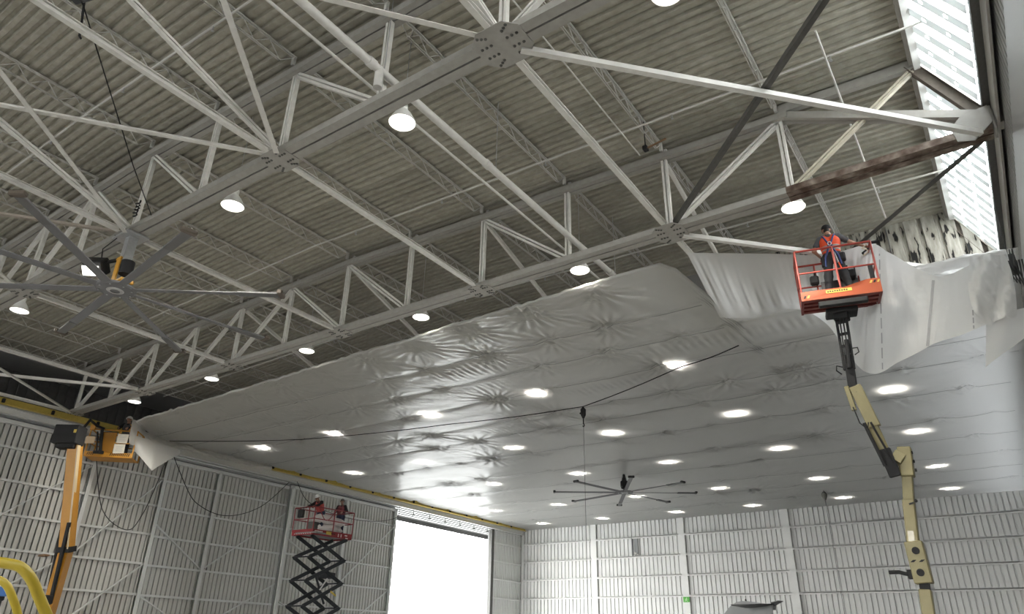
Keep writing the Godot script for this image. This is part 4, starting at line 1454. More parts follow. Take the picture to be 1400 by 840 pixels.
func make_fans() -> void:
	var alu := mat("blade_aluminium", lin(0.19, 0.19, 0.195), 0.8)
	alu.metallic_specular = 0.2
	var dark := mat("blade_tip", lin(0.03, 0.03, 0.03), 0.5)
	var specs := [
		[M(-15.05, 8.5, 6.355), 0.15, 3.6, CHORD, "giant eight-bladed ceiling fan with yellow motor bracket under the nearest truss"],
		[M(-15.85, 8.78, 33.0), 0.245, 3.55, SHEET + 0.05, "giant eight-bladed ceiling fan with black motor, hanging below the plastic sheet"]]
	for i in 2:
		var s: Array = specs[i]
		var c: Vector3 = s[0]
		var t := thing("ceiling_fan", s[4], "ceiling fan", c)
		var b := MB.new()
		b.lathe(Vector3.ZERO, PackedVector2Array([Vector2(0.0, -0.03), Vector2(0.2, -0.03), Vector2(0.38, -0.02), Vector2(0.42, 0.0), Vector2(0.42, 0.04), Vector2(0.3, 0.06), Vector2(0.0, 0.06)]), 32)
		var hub := obj("hub", b, alu, t)
		b = MB.new()
		for k in 8:
			var a := TAU * k / 8.0
			b.lathe(Vector3(0.34 * cos(a), -0.026, 0.34 * sin(a)), PackedVector2Array([Vector2(0, -0.015), Vector2(0.02, -0.015), Vector2(0.02, 0)]), 8)
		b.lathe(Vector3.ZERO, PackedVector2Array([Vector2(0.1, -0.045), Vector2(0.16, -0.04), Vector2(0.18, -0.03)]), 24)
		obj("hub_bolts", b, mats.galvanised, hub).set_meta("kind", "stuff")
		for k in 8:
			var a: float = s[1] + TAU * k / 8.0
			var d := Vector3(sin(a), 0, -cos(a))
			var side := d.cross(Vector3.UP)
			var r: float = s[2]
			var prof := PackedVector2Array([Vector2(-0.09, -0.02), Vector2(0.09, 0.006), Vector2(0.09, 0.026), Vector2(-0.09, 0.0)])
			b = MB.new()
			b.shape(d * 0.36, d * (r - 0.05), prof)
			var bl := obj("blade", b, alu, t)
			b = MB.new()
			b.bar(d * (r * 0.74), d * (r - 0.05), 0.19, 0.05, Vector3.UP, 0.01)
			obj("blade_sleeve", b, mat("sleeve_grey", lin(0.12, 0.12, 0.12), 0.5), bl)
			b = MB.new()
			b.box(d * r + Vector3(0, 0.02, 0), Vector3(0.3, 0.1, 0.12), b.frame_of(Vector3.ZERO, d, Vector3.UP), 0.02)
			obj("winglet", b, mat("winglet_brown", lin(0.10, 0.08, 0.06), 0.5) if i == 0 else dark, bl)
		var top: float = s[3] - c.y
		b = MB.new()
		if i == 0:
			b.rod(Vector3(0, 0.55, 0), Vector3(0, top - 0.02, 0), 0.1, 12)
			b.bar(Vector3(0.13, 0.5, 0), Vector3(0.13, top - 0.05, 0), 0.05, 0.2, Vector3.BACK)
			b.box(Vector3(0, top - 0.03, 0), Vector3(0.7, 0.05, 0.5), Basis.IDENTITY, 0.01)
			obj("drop_post", b, mats.galvanised, t)
			b = MB.new()
			b.bar(Vector3(0.05, 0.06, 0.12), Vector3(0.05, 0.75, 0.12), 0.16, 0.04, Vector3.BACK, 0.01)
			b.bar(Vector3(-0.3, 0.1, 0), Vector3(0.45, 0.1, 0), 0.3, 0.08, Vector3.UP, 0.02)
			b.bar(Vector3(0.05, 0.7, -0.15), Vector3(0.05, 0.7, 0.15), 0.2, 0.05, Vector3.UP, 0.01)
			obj("motor_bracket", b, mat("fan_yellow", lin(0.52, 0.27, 0.03), 0.45), t)
			b = MB.new()
			b.rod(Vector3(0.24, 0.3, 0), Vector3(0.24, 0.62, 0), 0.14, 16)
			obj("motor", b, mats.black, t)
			b = MB.new()
			b.tube(PackedVector3Array([Vector3(-0.2, top - 0.06, 0.2), Vector3(-0.5, top - 0.3, 0.3), Vector3(-0.4, top - 0.6, 0.3), Vector3(-0.2, 0.6, 0.2)]), 0.012, 6)
			obj("power_cable", b, mats.black, t)
		else:
			b.rod(Vector3(0, 0.06, 0), Vector3(0, top, 0), 0.06, 12)
			b.lathe(Vector3.ZERO, PackedVector2Array([Vector2(0.0, 0.18), Vector2(0.16, 0.2), Vector2(0.2, 0.3), Vector2(0.2, 0.55), Vector2(0.12, 0.62), Vector2(0.1, 0.75), Vector2(0.0, 0.76)]), 20)
			obj("motor", b, mats.black, t)
			b = MB.new()
			for k in 4:
				var a := TAU * k / 4.0 + 0.4
				b.rod(Vector3(0.18 * cos(a), 0.55, 0.18 * sin(a)), Vector3(0.05 * cos(a), top, 0.05 * sin(a)), 0.012, 6)
			obj("stay_rods", b, mats.galvanised, t)
	# flood lamp on the near fan
	var fl := thing("flood_lamp", "black box flood lamp with a bright white face beside the large fan's motor", "lamp", M(-15.5, 8.95, 6.0))
	var fb := Basis(Vector3.UP, 0.65) * Basis(Vector3.RIGHT, 0.75)
	var b2 := MB.new()
	b2.box(Vector3(0, 0.1, -0.02), Vector3(0.44, 0.36, 0.34), fb, 0.03)
	b2.bar(Vector3(0.1, 0.2, -0.1), Vector3(0.4, 0.3, -0.3), 0.06, 0.06)
	obj("lamp_body", b2, mats.black, fl)
	b2 = MB.new()
	b2.box(fb * Vector3(0, -0.02, 0.18) + Vector3(0, 0.06, 0), Vector3(0.36, 0.22, 0.02), fb, 0.004)
	var face := mat("flood_face", Color(1, 1, 1), 0.4)
	face.emission_enabled = true
	face.emission = Color(1, 0.99, 0.95)
	face.emission_energy_multiplier = 3.0
	obj("lamp_face", b2, face, fl)
	var sl := SpotLight3D.new()
	sl.name = "flood_light"
	add_child(sl, true)
	sl.position = fl.position + fb * Vector3(0, -0.02, 0.22) + Vector3(0, 0.06, 0)
	sl.basis = fb * Basis(Vector3.UP, PI)
	sl.spot_angle = 60.0
	sl.spot_range = 60.0
	sl.light_energy = 1.0
	sl.light_size = 0.2
	sl.shadow_enabled = true


# ---- people: tapered capsules joined with a smooth minimum, meshed as surface nets
class Net:
	var a := PackedVector3Array()
	var b := PackedVector3Array()
	var ra := PackedFloat32Array()
	var rb := PackedFloat32Array()
	var k := 0.03
	var planes: Array[Plane] = []   # keeps what lies below each plane

	func bone(p: Vector3, q: Vector3, r: float, s := -1.0) -> void:
		a.append(p)
		b.append(q)
		ra.append(r)
		rb.append(r if s < 0.0 else s)

	func at(p: Vector3) -> float:
		var d := 1e9
		for i in a.size():
			var ab := b[i] - a[i]
			var t := clampf((p - a[i]).dot(ab) / maxf(ab.length_squared(), 1e-9), 0.0, 1.0)
			var e := p.distance_to(a[i] + ab * t) - lerpf(ra[i], rb[i], t)
			if e > d + k:
				continue
			var h := clampf(0.5 + 0.5 * (d - e) / k, 0.0, 1.0)
			d = lerpf(d, e, h) - k * h * (1.0 - h) if d < 1e8 else e
		for pl in planes:
			d = maxf(d, pl.distance_to(p))
		return d

	func add_to(mb: MB, cell: float) -> void:
		var lo := a[0]
		var hi := a[0]
		for i in a.size():
			for q in [[a[i], ra[i]], [b[i], rb[i]]]:
				lo = lo.min(q[0] - Vector3.ONE * (q[1] + cell * 2))
				hi = hi.max(q[0] + Vector3.ONE * (q[1] + cell * 2))
		var n := Vector3i(((hi - lo) / cell).ceil()) + Vector3i.ONE * 2
		n = Vector3i((n.x + 3) / 4 * 4 + 1, (n.y + 3) / 4 * 4 + 1, (n.z + 3) / 4 * 4 + 1)
		var f := PackedFloat32Array()
		f.resize(n.x * n.y * n.z)
		f.fill(1.0)
		var sy := n.x
		var sz := n.x * n.y
		for bz in range(0, n.z, 4):
			for by in range(0, n.y, 4):
				for bx in range(0, n.x, 4):
					var c := lo + Vector3(bx + 1.5, by + 1.5, bz + 1.5) * cell
					var d := at(c)
					if d > cell * 4.5 + k:
						continue
					if d < -cell * 4.5:
						for z in range(bz, mini(bz + 4, n.z)):
							for y in range(by, mini(by + 4, n.y)):
								for x in range(bx, mini(bx + 4, n.x)):
									f[x + y * sy + z * sz] = -1.0
						continue
					for z in range(bz, mini(bz + 4, n.z)):
						for y in range(by, mini(by + 4, n.y)):
							for x in range(bx, mini(bx + 4, n.x)):
								f[x + y * sy + z * sz] = at(lo + Vector3(x, y, z) * cell)
		var ids := {}
		var verts := PackedVector3Array()
		var quads := []
		var corner := [0, 1, sy, sy + 1, sz, sz + 1, sz + sy, sz + sy + 1]
		var offs := [Vector3(0, 0, 0), Vector3(1, 0, 0), Vector3(0, 1, 0), Vector3(1, 1, 0), Vector3(0, 0, 1), Vector3(1, 0, 1), Vector3(0, 1, 1), Vector3(1, 1, 1)]
		var edges := [[0, 1], [2, 3], [4, 5], [6, 7], [0, 2], [1, 3], [4, 6], [5, 7], [0, 4], [1, 5], [2, 6], [3, 7]]
		for z in n.z - 1:
			for y in n.y - 1:
				for x in n.x - 1:
					var g := x + y * sy + z * sz
					var inside := 0
					for q in 8:
						if f[g + corner[q]] < 0.0:
							inside += 1
					if inside == 0 or inside == 8:
						continue
					var s := Vector3.ZERO
					var m := 0
					for e in edges:
						var u := f[g + corner[e[0]]]
						var v := f[g + corner[e[1]]]
						if (u < 0.0) != (v < 0.0):
							s += (offs[e[0]] as Vector3).lerp(offs[e[1]], u / (u - v))
							m += 1
					ids[g] = verts.size()
					verts.append(lo + (Vector3(x, y, z) + s / m) * cell)
		var nr := PackedVector3Array()
		nr.resize(verts.size())
		var h := cell * 0.5
		for i in verts.size():
			var p := verts[i]
			nr[i] = Vector3(at(p + Vector3(h, 0, 0)) - at(p - Vector3(h, 0, 0)), at(p + Vector3(0, h, 0)) - at(p - Vector3(0, h, 0)), at(p + Vector3(0, 0, h)) - at(p - Vector3(0, 0, h))).normalized()
		for g in ids:
			var st := [1, sy, sz]
			for ax in 3:
				var u := f[g]
				var v := f[g + st[ax]]
				if (u < 0.0) == (v < 0.0):
					continue
				var p: int = st[(ax + 1) % 3]
				var q: int = st[(ax + 2) % 3]
				if not (ids.has(g - p) and ids.has(g - q) and ids.has(g - p - q)):
					continue
				var w := [ids[g], ids[g - p], ids[g - p - q], ids[g - q]]
				mb.tri(verts[w[0]], verts[w[1]], verts[w[2]], nr[w[0]], nr[w[1]], nr[w[2]])
				mb.tri(verts[w[0]], verts[w[2]], verts[w[3]], nr[w[0]], nr[w[2]], nr[w[3]])


func hand_net(mb: MB, wrist: Vector3, dir: Vector3, palm: Vector3, curl: float, thumb_side: float, cell: float) -> void:   # palm and five fingers that bend towards the palm side
	var n := Net.new()
	n.k = 0.007
	var d := dir.normalized()
	var p := (palm - d * palm.dot(d)).normalized()
	var x := d.cross(p) * thumb_side
	for i in 4:
		n.bone(wrist + x * (0.012 - 0.008 * i), wrist + d * 0.085 + x * (0.03 - 0.02 * i), 0.017, 0.012)
	var lens := [0.075, 0.083, 0.077, 0.06]
	for i in 4:
		var q := wrist + d * 0.088 + x * (0.032 - 0.021 * i)
		var ang := curl * 0.5
		for s in 3:
			var l: float = lens[i] * [0.45, 0.3, 0.25][s]
			var e := q + (d * cos(ang) + p * sin(ang)) * l
			n.bone(q, e, 0.0095 - 0.0008 * s, 0.0088 - 0.0008 * s)
			q = e
			ang += curl
	var t := wrist + d * 0.025 + x * 0.022
	var t1 := t + (d * 0.5 + x * 0.75 + p * 0.35).normalized() * 0.045
	var t2 := t1 + (d * 0.85 + x * 0.25 + p * 0.5).normalized() * 0.032
	n.bone(t, t1, 0.015, 0.011)
	n.bone(t1, t2, 0.0105, 0.009)
	n.add_to(mb, cell)


func head_net(mb: MB, c: Vector3, f: Vector3, up: Vector3, cell: float) -> void:   # skull, jaw, nose, brows, lips and ears
	var n := Net.new()
	n.k = 0.018
	var x := up.cross(f).normalized()
	n.bone(c + up * 0.035 - f * 0.025, c + up * 0.03 + f * 0.01, 0.088, 0.08)
	n.bone(c + up * 0.0 + f * 0.02, c - up * 0.075 + f * 0.055, 0.062, 0.038)
	n.bone(c - up * 0.06 - f * 0.01, c - up * 0.05 + f * 0.04, 0.05, 0.045)
	n.add_to(mb, cell)
	var d := Net.new()
	d.k = 0.008
	d.bone(c + up * 0.012 + f * 0.092, c - up * 0.025 + f * 0.108, 0.008, 0.014)      # nose
	d.bone(c - up * 0.028 + f * 0.098 + x * 0.01, c - up * 0.028 + f * 0.098 - x * 0.01, 0.01)
	d.bone(c + up * 0.027 + f * 0.084 + x * 0.045, c + up * 0.03 + f * 0.092 + x * 0.012, 0.009)      # brows
	d.bone(c + up * 0.027 + f * 0.084 - x * 0.045, c + up * 0.03 + f * 0.092 - x * 0.012, 0.009)
	d.bone(c - up * 0.056 + f * 0.092 - x * 0.02, c - up * 0.056 + f * 0.092 + x * 0.02, 0.007)      # lips
	for s in [-1.0, 1.0]:
		d.bone(c + x * (s * 0.084) - up * 0.02 - f * 0.005, c + x * (s * 0.092) + up * 0.025 - f * 0.015, 0.012, 0.014)
	d.add_to(mb, cell * 0.8)


func eyes(c: Vector3, f: Vector3, up: Vector3, parent: Node3D) -> void:
	var x := up.cross(f).normalized()
	var b := MB.new()
	for s in [-1.0, 1.0]:
		b.lathe(c + x * (0.032 * s) + f * 0.078 + up * 0.01, PackedVector2Array([Vector2(0, 0.012), Vector2(0.008, 0.009), Vector2(0.012, 0.0), Vector2(0.008, -0.009), Vector2(0, -0.012)]), 10)
	obj("eyes", b, mat("eye_dark", lin(0.03, 0.025, 0.02), 0.3), parent)


# joints in the person's own frame: y up, z the way the person faces, x the person's left
func make_person(label: String, at: Vector3, turn: float, j: Dictionary, wear: Dictionary, cell: float) -> Node3D:
	var t := thing("person", label, "person", at)
	t.rotation.y = turn
	var skin: Material = mat("skin_" + str(wear.skin), lin(0.32, 0.17, 0.11) if wear.skin == 0 else lin(0.20, 0.10, 0.065), 0.5)
	var body := MB.new()
	var n := Net.new()
	n.k = 0.035
	var side: Vector3 = (j.shoulder_l - j.shoulder_r).normalized()
	var hip: Vector3 = (j.hip_l + j.hip_r) / 2.0
	var chest: Vector3 = (j.shoulder_l + j.shoulder_r) / 2.0
	var up: Vector3 = (chest - hip).normalized()
	var fwd: Vector3 = side.cross(up).normalized()
	n.bone(j.hip_l, j.hip_r, 0.105)
	for s in [-1.0, 1.0]:
		n.bone(hip + side * (0.06 * s) + up * 0.08, chest + side * (0.09 * s) - up * 0.13, 0.10, 0.115)
		n.bone(chest + side * (0.07 * s) - up * 0.1, chest + side * (0.12 * s) - up * 0.02, 0.10, 0.07)
	n.bone(chest + up * 0.0, j.neck, 0.06, 0.055)
	n.bone(j.neck, j.head - up * 0.03, 0.055, 0.055)
	for q in ["l", "r"]:
		n.bone(j["shoulder_" + q], j["elbow_" + q], 0.054, 0.042)
		n.bone(j["elbow_" + q], j["wrist_" + q], 0.042, 0.027)
		n.bone(j["hip_" + q], j["knee_" + q], 0.088, 0.06)
		n.bone(j["knee_" + q], (j["knee_" + q] as Vector3).lerp(j["ankle_" + q], 0.35) - fwd * 0.01, 0.05, 0.052)
		n.bone((j["knee_" + q] as Vector3).lerp(j["ankle_" + q], 0.35) - fwd * 0.01, j["ankle_" + q], 0.052, 0.036)
		n.bone(j["ankle_" + q], j["toe_" + q], 0.04, 0.03)
	n.add_to(body, cell)
	head_net(body, j.head, j.face, j.crown, cell * 0.55)
	hand_net(body, j.wrist_l, j.hand_l, j.palm_l, wear.curl_l, 1.0, cell * 0.32)
	hand_net(body, j.wrist_r, j.hand_r, j.palm_r, wear.curl_r, -1.0, cell * 0.32)
	obj("body", body, skin, t)
	eyes(j.head, j.face, j.crown, t)
	# trousers
	var b := MB.new()
	n = Net.new()
	n.k = 0.035
	n.bone(j.hip_l, j.hip_r, 0.118)
	n.bone(hip + side * 0.05 + up * 0.08, hip - side * 0.05 + up * 0.08, 0.115)
	for q in ["l", "r"]:
		n.bone(j["hip_" + q], j["knee_" + q], 0.108, 0.088)
		n.bone(j["knee_" + q], (j["ankle_" + q] as Vector3) + Vector3(0, 0.03, 0), 0.09, 0.07)
	n.add_to(b, cell)
	obj("trousers", b, wear.trousers, t)
	# shirt with sleeves to above the elbow, or to the wrist
	b = MB.new()
	n = Net.new()
	n.k = 0.035
	for s in [-1.0, 1.0]:
		n.bone(hip + side * (0.06 * s) + up * 0.1, chest + side * (0.09 * s) - up * 0.13, 0.112, 0.127)
		n.bone(chest + side * (0.07 * s) - up * 0.1, chest + side * (0.12 * s) - up * 0.02, 0.112, 0.082)
	n.bone(chest, j.neck - up * 0.04, 0.07, 0.064)
	for q in ["l", "r"]:
		var sl: Vector3 = (j["shoulder_" + q] as Vector3).lerp(j["elbow_" + q], 0.62)
		if wear.long:
			n.bone(j["shoulder_" + q], j["elbow_" + q], 0.068, 0.056)
			n.bone(j["elbow_" + q], (j["elbow_" + q] as Vector3).lerp(j["wrist_" + q], 0.9), 0.056, 0.04)
		else:
			n.bone(j["shoulder_" + q], sl, 0.068, 0.066)
	n.add_to(b, cell)
	obj("shirt", b, wear.shirt, t)
	# vest over the shirt, with bands
	b = MB.new()
	n = Net.new()
	n.k = 0.035
	for s in [-1.0, 1.0]:
		n.bone(hip + side * (0.06 * s) + up * 0.12, chest + side * (0.085 * s) - up * 0.13, 0.124, 0.138)
		n.bone(chest + side * (0.07 * s) - up * 0.1, chest + side * (0.1 * s) - up * 0.02, 0.124, 0.085)
	n.planes = [Plane(up, (chest + up * 0.045).dot(up)), Plane(-up, -(hip + up * 0.04).dot(up))]
	n.add_to(b, cell)
	var vest := obj("vest", b, wear.vest, t)
	if wear.bands:
		var bands := MB.new()
		for q in [0.12, 0.2]:
			var nb := Net.new()
			nb.k = 0.035
			for s in [-1.0, 1.0]:
				nb.bone(hip + side * (0.06 * s) + up * 0.12, chest + side * (0.085 * s) - up * 0.13, 0.129, 0.143)
			nb.planes = [Plane(up, (hip + up * (q + 0.045)).dot(up)), Plane(-up, -(hip + up * q).dot(up))]
			nb.add_to(bands, cell)
		obj("grey_bands", bands, mat("band_grey", lin(0.25, 0.24, 0.21), 0.35), vest)
	# boots
	b = MB.new()
	for q in ["l", "r"]:
		n = Net.new()
		n.k = 0.03
		n.bone((j["ankle_" + q] as Vector3) + Vector3(0, 0.04, 0), j["ankle_" + q], 0.062, 0.056)
		n.bone(j["ankle_" + q] - Vector3(0, 0.04, 0), j["toe_" + q], 0.05, 0.045)
		n.add_to(b, cell)
	obj("boots", b, mat("boot_brown", lin(0.05, 0.035, 0.025), 0.7), t)
	# headgear
	b = MB.new()
	n = Net.new()
	n.k = 0.02
	var c: Vector3 = j.head
	var f: Vector3 = j.face
	var cu: Vector3 = j.crown
	if wear.hat == "helmet":
		n.bone(c + cu * 0.05 - f * 0.025, c + cu * 0.05 + f * 0.01, 0.115, 0.108)
		n.planes = [Plane(-cu, -(c + cu * 0.03).dot(cu))]
		n.add_to(b, cell * 0.7)
		b.lathe(c + cu * 0.035, PackedVector2Array([Vector2(0.10, 0.0), Vector2(0.135, -0.004), Vector2(0.135, 0.006), Vector2(0.10, 0.014)]), 24, Basis(cu.cross(f), cu, f))
		b.box(c + cu * 0.03 + f * 0.13, Vector3(0.13, 0.008, 0.06), Basis(cu.cross(f), cu, f), 0.003)
		obj("helmet", b, wear.hat_m, t)
	elif wear.hat == "cap":
		n.bone(c + cu * 0.045 - f * 0.025, c + cu * 0.04 + f * 0.012, 0.1, 0.093)
		n.planes = [Plane(-cu, -(c + cu * 0.025).dot(cu))]
		n.add_to(b, cell * 0.7)
		b.box(c + cu * 0.035 + f * 0.14, Vector3(0.12, 0.008, 0.09), Basis(cu.cross(f), cu, f) * Basis(Vector3.RIGHT, 0.15), 0.003)
		obj("cap", b, wear.hat_m, t)
	if wear.hat != "helmet":
		b = MB.new()
		n = Net.new()
		n.k = 0.02
		n.bone(c + cu * 0.04 - f * 0.035, c - cu * 0.03 - f * 0.045, 0.088, 0.06)
		if wear.hat == "none":
			n.bone(c + cu * 0.05 - f * 0.025, c + cu * 0.05 + f * 0.015, 0.094, 0.08)
		n.add_to(b, cell * 0.6)
		obj("hair", b, mat("hair_black", lin(0.015, 0.012, 0.01), 0.6), t)
	return t


func standing(h: float) -> Dictionary:   # joints of someone standing upright, h their height
	var k := h / 1.76
	var j := {
		"head": Vector3(0, 1.64, 0.03), "neck": Vector3(0, 1.5, -0.01), "face": Vector3(0, 0, 1), "crown": Vector3(0, 1, 0),
		"shoulder_l": Vector3(0.185, 1.42, 0), "shoulder_r": Vector3(-0.185, 1.42, 0), "elbow_l": Vector3(0.24, 1.13, -0.03), "elbow_r": Vector3(-0.24, 1.13, -0.03),
		"wrist_l": Vector3(0.22, 0.9, 0.1), "wrist_r": Vector3(-0.22, 0.9, 0.1), "hip_l": Vector3(0.09, 0.93, 0), "hip_r": Vector3(-0.09, 0.93, 0),
		"knee_l": Vector3(0.11, 0.5, 0.02), "knee_r": Vector3(-0.11, 0.5, 0.02), "ankle_l": Vector3(0.13, 0.09, -0.02), "ankle_r": Vector3(-0.13, 0.09, -0.02),
		"toe_l": Vector3(0.15, 0.04, 0.15), "toe_r": Vector3(-0.15, 0.04, 0.15)}
	for q in j:
		if q != "face" and q != "crown":
			j[q] *= k
	j.hand_l = Vector3(0, -0.5, 0.8)
	j.hand_r = Vector3(0, -0.5, 0.8)
	j.palm_l = Vector3(-1, 0, 0)
	j.palm_r = Vector3(1, 0, 0)
	return j


func make_people() -> void:
	var black := mat("cloth_black", lin(0.012, 0.012, 0.014), 0.85)
	var grey := mat("cloth_grey", lin(0.06, 0.06, 0.065), 0.85)
	var orange := mat("vest_orange", lin(0.70, 0.075, 0.02), 0.7)
	var navy := mat("cloth_navy", lin(0.015, 0.02, 0.05), 0.8)
	# worker in the tan lift's basket, back to the viewer, leaning a little to the left, right arm along the rail
	var j := standing(1.78)
	j.head += Vector3(0.02, 0.0, 0.05)
	j.face = Vector3(0.15, 0.15, 0.97).normalized()
	j.crown = (Vector3.UP - j.face * j.face.y).normalized()
	j.elbow_r = Vector3(-0.42, 1.24, 0.06)
	j.wrist_r = Vector3(-0.66, 1.14, 0.16)
	j.hand_r = Vector3(-0.8, -0.35, 0.3)
	j.palm_r = Vector3(-0.2, -1, 0)
	j.elbow_l = Vector3(0.34, 1.15, -0.04)
	j.wrist_l = Vector3(0.22, 1.06, 0.2)
	j.hand_l = Vector3(-0.4, -0.2, 0.85)
	j.palm_l = Vector3(0, -1, 0)
	j.knee_l = Vector3(0.15, 0.5, 0.03)
	j.ankle_l = Vector3(0.2, 0.09, 0.0)
	j.toe_l = Vector3(0.24, 0.04, 0.15)
	j.knee_r = Vector3(-0.16, 0.5, 0.03)
	j.ankle_r = Vector3(-0.24, 0.09, 0.02)
	j.toe_r = Vector3(-0.28, 0.04, 0.17)
	var w := make_person("worker seen from behind in orange vest, blue harness and black cap in raised basket", M(-1.92, 8.5, 14.95), PI + 0.12, j,
		{"skin": 0, "trousers": black, "shirt": grey, "vest": orange, "bands": true, "long": false, "hat": "cap", "hat_m": black, "curl_l": 0.5, "curl_r": 0.45}, 0.014)
	# harness straps over the vest's back, D ring, tool pouches
	var b := MB.new()
	var blue := mat("strap_blue", lin(0.03, 0.05, 0.16), 0.7)
	for s in [-1.0, 1.0]:
		b.tube(PackedVector3Array([Vector3(0.13 * s, 1.47, 0.06), Vector3(0.13 * s, 1.475, -0.04), Vector3(0.1 * s, 1.4, -0.125), Vector3(0.02 * s, 1.2, -0.148), Vector3(0.06 * s, 1.05, -0.145), Vector3(0.13 * s, 0.9, -0.12), Vector3(0.16 * s, 0.7, -0.08)]), 0.021, 6)
	obj("harness_straps", b, blue, w)
	b = MB.new()
	var ring := PackedVector3Array()
	for i in 11:
		ring.append(Vector3(0.035 * cos(TAU * i / 10.0), 1.2 + 0.045 * sin(TAU * i / 10.0), -0.17))
	b.tube(ring, 0.009, 6)
	obj("harness_ring", b, mat("ring_white", lin(0.7, 0.7, 0.66), 0.3, 0.3), w)
	b = MB.new()
	b.box(Vector3(-0.2, 0.88, -0.05), Vector3(0.12, 0.2, 0.14), Basis.IDENTITY, 0.03)
	obj("tool_pouch", b, black, w)
	b = MB.new()
	b.box(Vector3(0.2, 0.84, -0.02), Vector3(0.08, 0.26, 0.12), Basis.IDENTITY, 0.03)
	obj("tool_pouch", b, black, w)
	b = MB.new()
	b.rod(Vector3(-0.05, 0.98, -0.15), Vector3(-0.09, 0.72, -0.15), 0.022, 8)
	obj("lanyard_pack", b, mat("pack_grey", lin(0.3, 0.3, 0.3), 0.4, 0.3), w)
	b = MB.new()
	b.rod(Vector3(-0.1, 0.72, -0.15), Vector3(-0.14, 0.55, -0.14), 0.014, 8)
	obj("lanyard_strap", b, orange, w)
	# worker with the helmet in the scissor lift, bent over the end rail
	j = standing(1.74)
	j.shoulder_l = Vector3(0.18, 1.36, 0.22)
	j.shoulder_r = Vector3(-0.18, 1.36, 0.22)
	j.neck = Vector3(0, 1.42, 0.27)
	j.head = Vector3(0, 1.52, 0.36)
	j.face = Vector3(0, -0.35, 0.94)
	j.crown = Vector3(0, 0.94, 0.35)
	j.elbow_r = Vector3(-0.24, 1.2, 0.44)
	j.wrist_r = Vector3(-0.2, 1.14, 0.66)
	j.elbow_l = Vector3(0.24, 1.2, 0.44)
	j.wrist_l = Vector3(0.18, 1.12, 0.64)
	j.palm_l = Vector3(-0.3, -1, 0)
	j.palm_r = Vector3(0.3, -1, 0)
	var red_vest := mat("vest_red", lin(0.42, 0.07, 0.06), 0.7)
	make_person("worker in a white helmet and faded red vest bending over the scissor lift's end rail", M(-25.55, 5.96, 21.95), 0.1, j,
		{"skin": 1, "trousers": navy, "shirt": black, "vest": red_vest, "bands": false, "long": true, "hat": "helmet", "hat_m": mat("helmet_white", lin(0.72, 0.72, 0.7), 0.35), "curl_l": 0.6, "curl_r": 0.6}, 0.02)
	# dark-haired worker further along the same lift
	j = standing(1.7)
	j.face = Vector3(0.2, -0.1, 0.97).normalized()
	j.crown = Vector3(0.02, 0.99, 0.1).normalized()
	j.elbow_l = Vector3(0.3, 1.16, 0.05)
	j.wrist_l = Vector3(0.2, 1.08, 0.28)
	j.elbow_r = Vector3(-0.28, 1.14, 0.03)
	j.wrist_r = Vector3(-0.16, 1.08, 0.26)
	make_person("dark-haired worker with a red vest standing behind the heaped film on the scissor lift", M(-25.45, 5.96, 23.05), 0.35, j,
		{"skin": 1, "trousers": navy, "shirt": black, "vest": mat("vest_dark_red", lin(0.16, 0.03, 0.04), 0.7), "bands": false, "long": true, "hat": "none", "hat_m": black, "curl_l": 0.5, "curl_r": 0.5}, 0.02)
	# worker in the yellow lift
	j = standing(1.74)
	j.face = Vector3(-0.2, 0.15, 0.96).normalized()
	j.crown = Vector3(0, 0.98, -0.16).normalized()
	j.shoulder_l += Vector3(0, 0, 0.1)
	j.shoulder_r += Vector3(0, 0, 0.1)
	j.neck += Vector3(0, 0, 0.1)
	j.head += Vector3(0, -0.02, 0.12)
	j.elbow_l = Vector3(0.28, 1.2, 0.25)
	j.wrist_l = Vector3(0.16, 1.18, 0.5)
	j.elbow_r = Vector3(-0.28, 1.2, 0.25)
	j.wrist_r = Vector3(-0.18, 1.16, 0.5)
	make_person("worker in a white helmet and dark clothes leaning forward in the yellow lift's basket", M(-29.75, 8.31, 14.65), 0.75, j,
		{"skin": 0, "trousers": black, "shirt": black, "vest": grey, "bands": false, "long": true, "hat": "helmet", "hat_m": mats.helmet_white, "curl_l": 0.5, "curl_r": 0.5}, 0.02)


